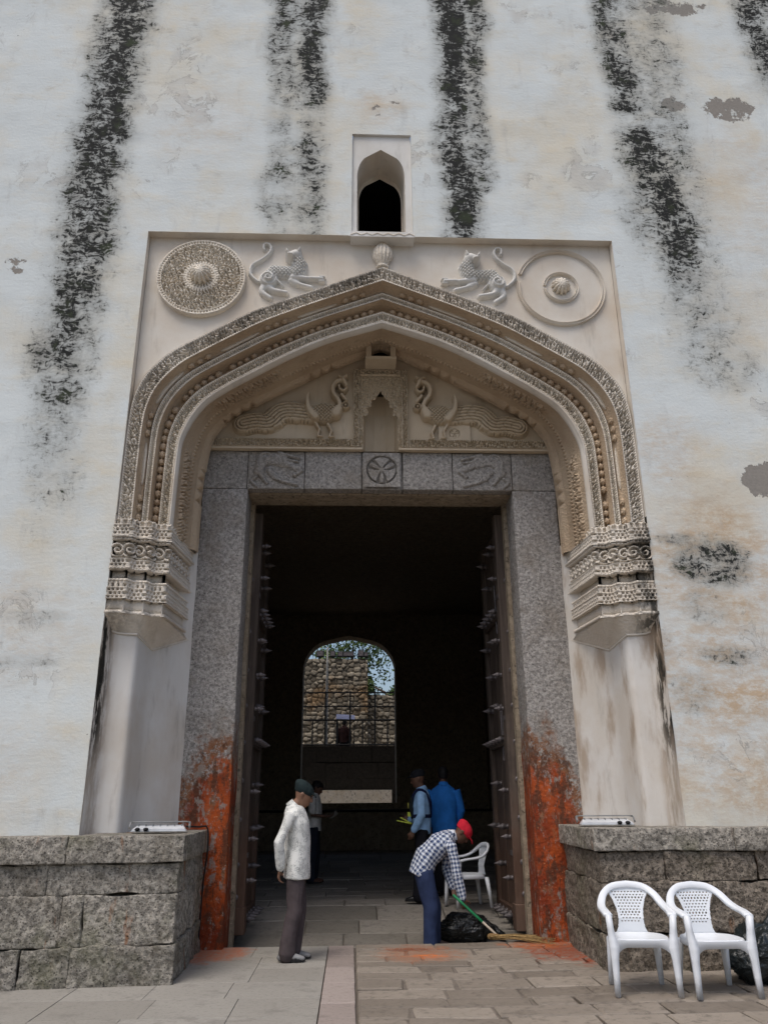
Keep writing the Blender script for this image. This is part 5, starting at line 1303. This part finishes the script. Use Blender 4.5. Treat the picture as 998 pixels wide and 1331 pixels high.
# the man looking at his phone farther in
J = standing(1.66, head=(.04,0,1.585), face=(.9,0,-.42), headup=(.42,0,.9), elR=(.0,-.23,1.13), elL=(.0,.23,1.13), wrR=(.24,-.12,1.10), wrL=(.25,.10,1.10), handR=((1,.25,.15),(0,.3,1),(0,1,0),.5), handL=((1,-.2,.15),(0,-.3,1),(0,-1,0),.5), hem=(0,0,.86))
person('man in a dull grey shirt looking at his phone deep in the passage', (-1.0,6.4,zin(6.4)), R_(-8), J, dict(shirt=mat_fabric('grey_shirt', (.58,.56,.52)), trousers=mat_fabric('dark_blue_trousers', (.018,.022,.032)), shoe=plain('brown_shoe', (.08,.035,.02), .5), hair=True, short=True, sleeve=[.07,.06,.055,.05]), M['skin2'], .009)
ph = mk('phone', *box(-.035,.035,-.007,.007,-.075,.075), plain('phone_black', (.02,.02,.022), .2, .5), None); ph.location = (-.66,6.35,zin(6.4)+1.09); ph.rotation_euler = (0, R_(55), 0); tag(ph, 'dark phone in the hands of the grey shirted man', 'phone')
# guard, seen from behind his left side, facing left
J = standing(1.72, head=(.05,0,1.61), face=(.97,.1,-.2), headup=(.2,0,.98), elR=(-.02,-.24,1.13), elL=(-.02,.24,1.12), wrR=(.21,-.17,1.06), wrL=(.10,.20,.92), handR=((1,.2,.1),(0,1,0),(0,0,1),.9), handL=((.5,0,-1),(0,-1,0),(1,0,0),.5), anL=(.06,.11,.085), anR=(-.05,-.11,.085))
gt, H = person('guard in a pale blue uniform shirt, dark straps and peaked cap', (.66,3.6,zin(3.6)), R_(168), J, dict(shirt=mat_fabric('pale_blue_shirt', (.27,.45,.68)), trousers=mat_fabric('black_trousers', (.010,.010,.013)), shoe=plain('black_shoe', (.012,.012,.012), .3, .5), cap=mat_fabric('black_cap', (.012,.013,.016)), capargs=(.0,.01,.075,1.10,.045), rings=[(.16,.12),(.16,.125),(.168,.128),(.185,.13),(.16,.10),(.075,.07)], wr=.010), M['skin2'], .009)
nv = mat_fabric('navy_webbing', (.012,.016,.05))
def strap(pts, w_, parent, mat=nv): V, F = tube(sm(pts, 16), [(w_,.006)]*16, (0,0,1), 8, False); return mk('strap', V, F, mat, parent)
ringp = [(.168*1.0*math.sin(a)*.82+.005, .178*math.cos(a), 1.11) for a in np.linspace(0,2*math.pi,18)]; strap(ringp, .024, gt)
for s in (-1,1): strap([(.12,s*.09,1.12),(.135,s*.09,1.30),(.06,s*.115,1.455),(-.06,s*.115,1.44),(-.125,s*.08,1.28),(-.13,s*.05,1.12)], .02, gt)
ves = bake([tube([(.135,0,1.10),(.15,0,1.25),(.125,0,1.38)], [(.13,.035),(.135,.04),(.10,.03)], (0,1,0), 14)], .01, 3, 'vest_front', mat_fabric('black_vest', (.015,.018,.018)), gt, .01)
hv = plain('lime_reflective', (.45,.52,.06), .5)
mk('badge', *box(.135,.195,.02,.12,1.105,1.165), hv, gt)
# number on the vest, two strokes figures made of small bars
def bars(segs, org, sc, mat, parent, name):
    P = []
    for (a, b) in segs:
        A = Vector((org[0], org[1]+a[0]*sc, org[2]+a[1]*sc)); B = Vector((org[0], org[1]+b[0]*sc, org[2]+b[1]*sc)); P.append(tube([A, B], .006, (1,0,0), 6))
    return mk(name, *merge(P), mat, parent)
five = [((1,2),(0,2)),((0,2),(0,1.1)),((0,1.1),(.8,1.1)),((.8,1.1),(1,.7)),((1,.7),(.8,.1)),((.8,.1),(0,0))]; seven = [((0,2),(1,2)),((1,2),(.4,0))]
bars(five+[((a[0]+1.5,a[1]),(b[0]+1.5,b[1])) for a, b in seven], (.193,-.02,1.22), .032, plain('yellow_ink', (.6,.55,.12), .6), ves, 'number_57')
wd_ = thing('baton', 'pale yellow baton sticks held out by the guard', 'baton', (.44,3.58,zin(3.6)+1.02))
for k, (a, b) in enumerate((((-.14,0,.03),(.06,0,-.01)),((-.09,0,.07),(.05,0,0)))):
    V, F = tube([a, b], .010, (0,1,0), 6); mk('stick', V, F, hv, wd_, True)
# man in bright blue, back to us
J = standing(1.80, elL=(.02,.25,1.12), elR=(.02,-.25,1.12), wrL=(.14,.19,.92), wrR=(.14,-.19,.92), hem=(0,0,.80), head=(.03,0,1.61))
person('man in a bright blue shirt standing with his back turned', (1.05,4.25,zin(4.25)), R_(86), J, dict(shirt=mat_fabric('bright_blue_shirt', (.03,.19,.58), .12), trousers=mat_fabric('dark_trousers', (.014,.014,.018)), shoe=plain('dark_shoe', (.02,.016,.014), .4), hair=True, rings=[(.19,.15),(.19,.145),(.19,.14),(.205,.14),(.17,.10),(.075,.07)], wr=.008), M['skin2'], .009)
# visitor behind the railing
J = standing(1.70); person('dark clothed visitor behind the courtyard railing', (-.62,22.6,2.75), R_(80), J, dict(shirt=mat_fabric('dark_maroon_shirt', (.03,.014,.014)), trousers=mat_fabric('black_trousers_far', (.012,.012,.014)), shoe=plain('far_shoe', (.02,.02,.02), .4), hair=True), M['skin2'], .012)
# the sweeper, bent forward from the hips over the broom, facing right
bx, by = .56, 1.72; bz = zin(1.72)
q = lambda x, z, y=0.0: (x-bx, y, z-bz)
J = dict(pelvis=q(.50,.735), waist=q(.545,.865), chest=q(.70,1.00), neck=q(.86,1.10), head=q(.985,1.135), face=(.62,-.05,-.78), headup=(.80,0,.62), shL=q(.83,1.01,.18), shR=q(.83,1.0,-.18), elR=q(.875,.70,-.20), elL=q(.80,.74,.20), wrR=q(.935,.43,-.185), wrL=q(.86,.52,.02),
         hiL=q(.50,.72,.09), hiR=q(.50,.71,-.09), knL=q(.62,.33,.10), knR=q(.575,.32,-.10), anL=q(.63,bz+.085,.11), anR=q(.56,bz+.085,-.10), handR=((.25,.1,-1),(.3,1,0),(1,-.3,.3),.75), handL=((.1,-.6,-.8),(.3,-.5,.2),(1,0,0),.8), hem=q(.455,.66))
person('sweeper in a blue checked shirt and red cap bending over a broom', (bx,by,bz), 0, J, dict(shirt=M['plaid'], trousers=mat_fabric('blue_jeans', (.028,.042,.095)), shoe=plain('sweeper_shoe', (.05,.035,.03), .6), cap=mat_fabric('red_cap', (.50,.018,.035)), capargs=(.015,.0,.07,1.10,.02),
     rings=[(.180,.140),(.178,.145),(.172,.145),(.19,.142),(.16,.11),(.08,.075)], leg=[(.105,.115),(.088,.092),(.078,.082),(.076,.08)], wr=.014), M['skin2'])
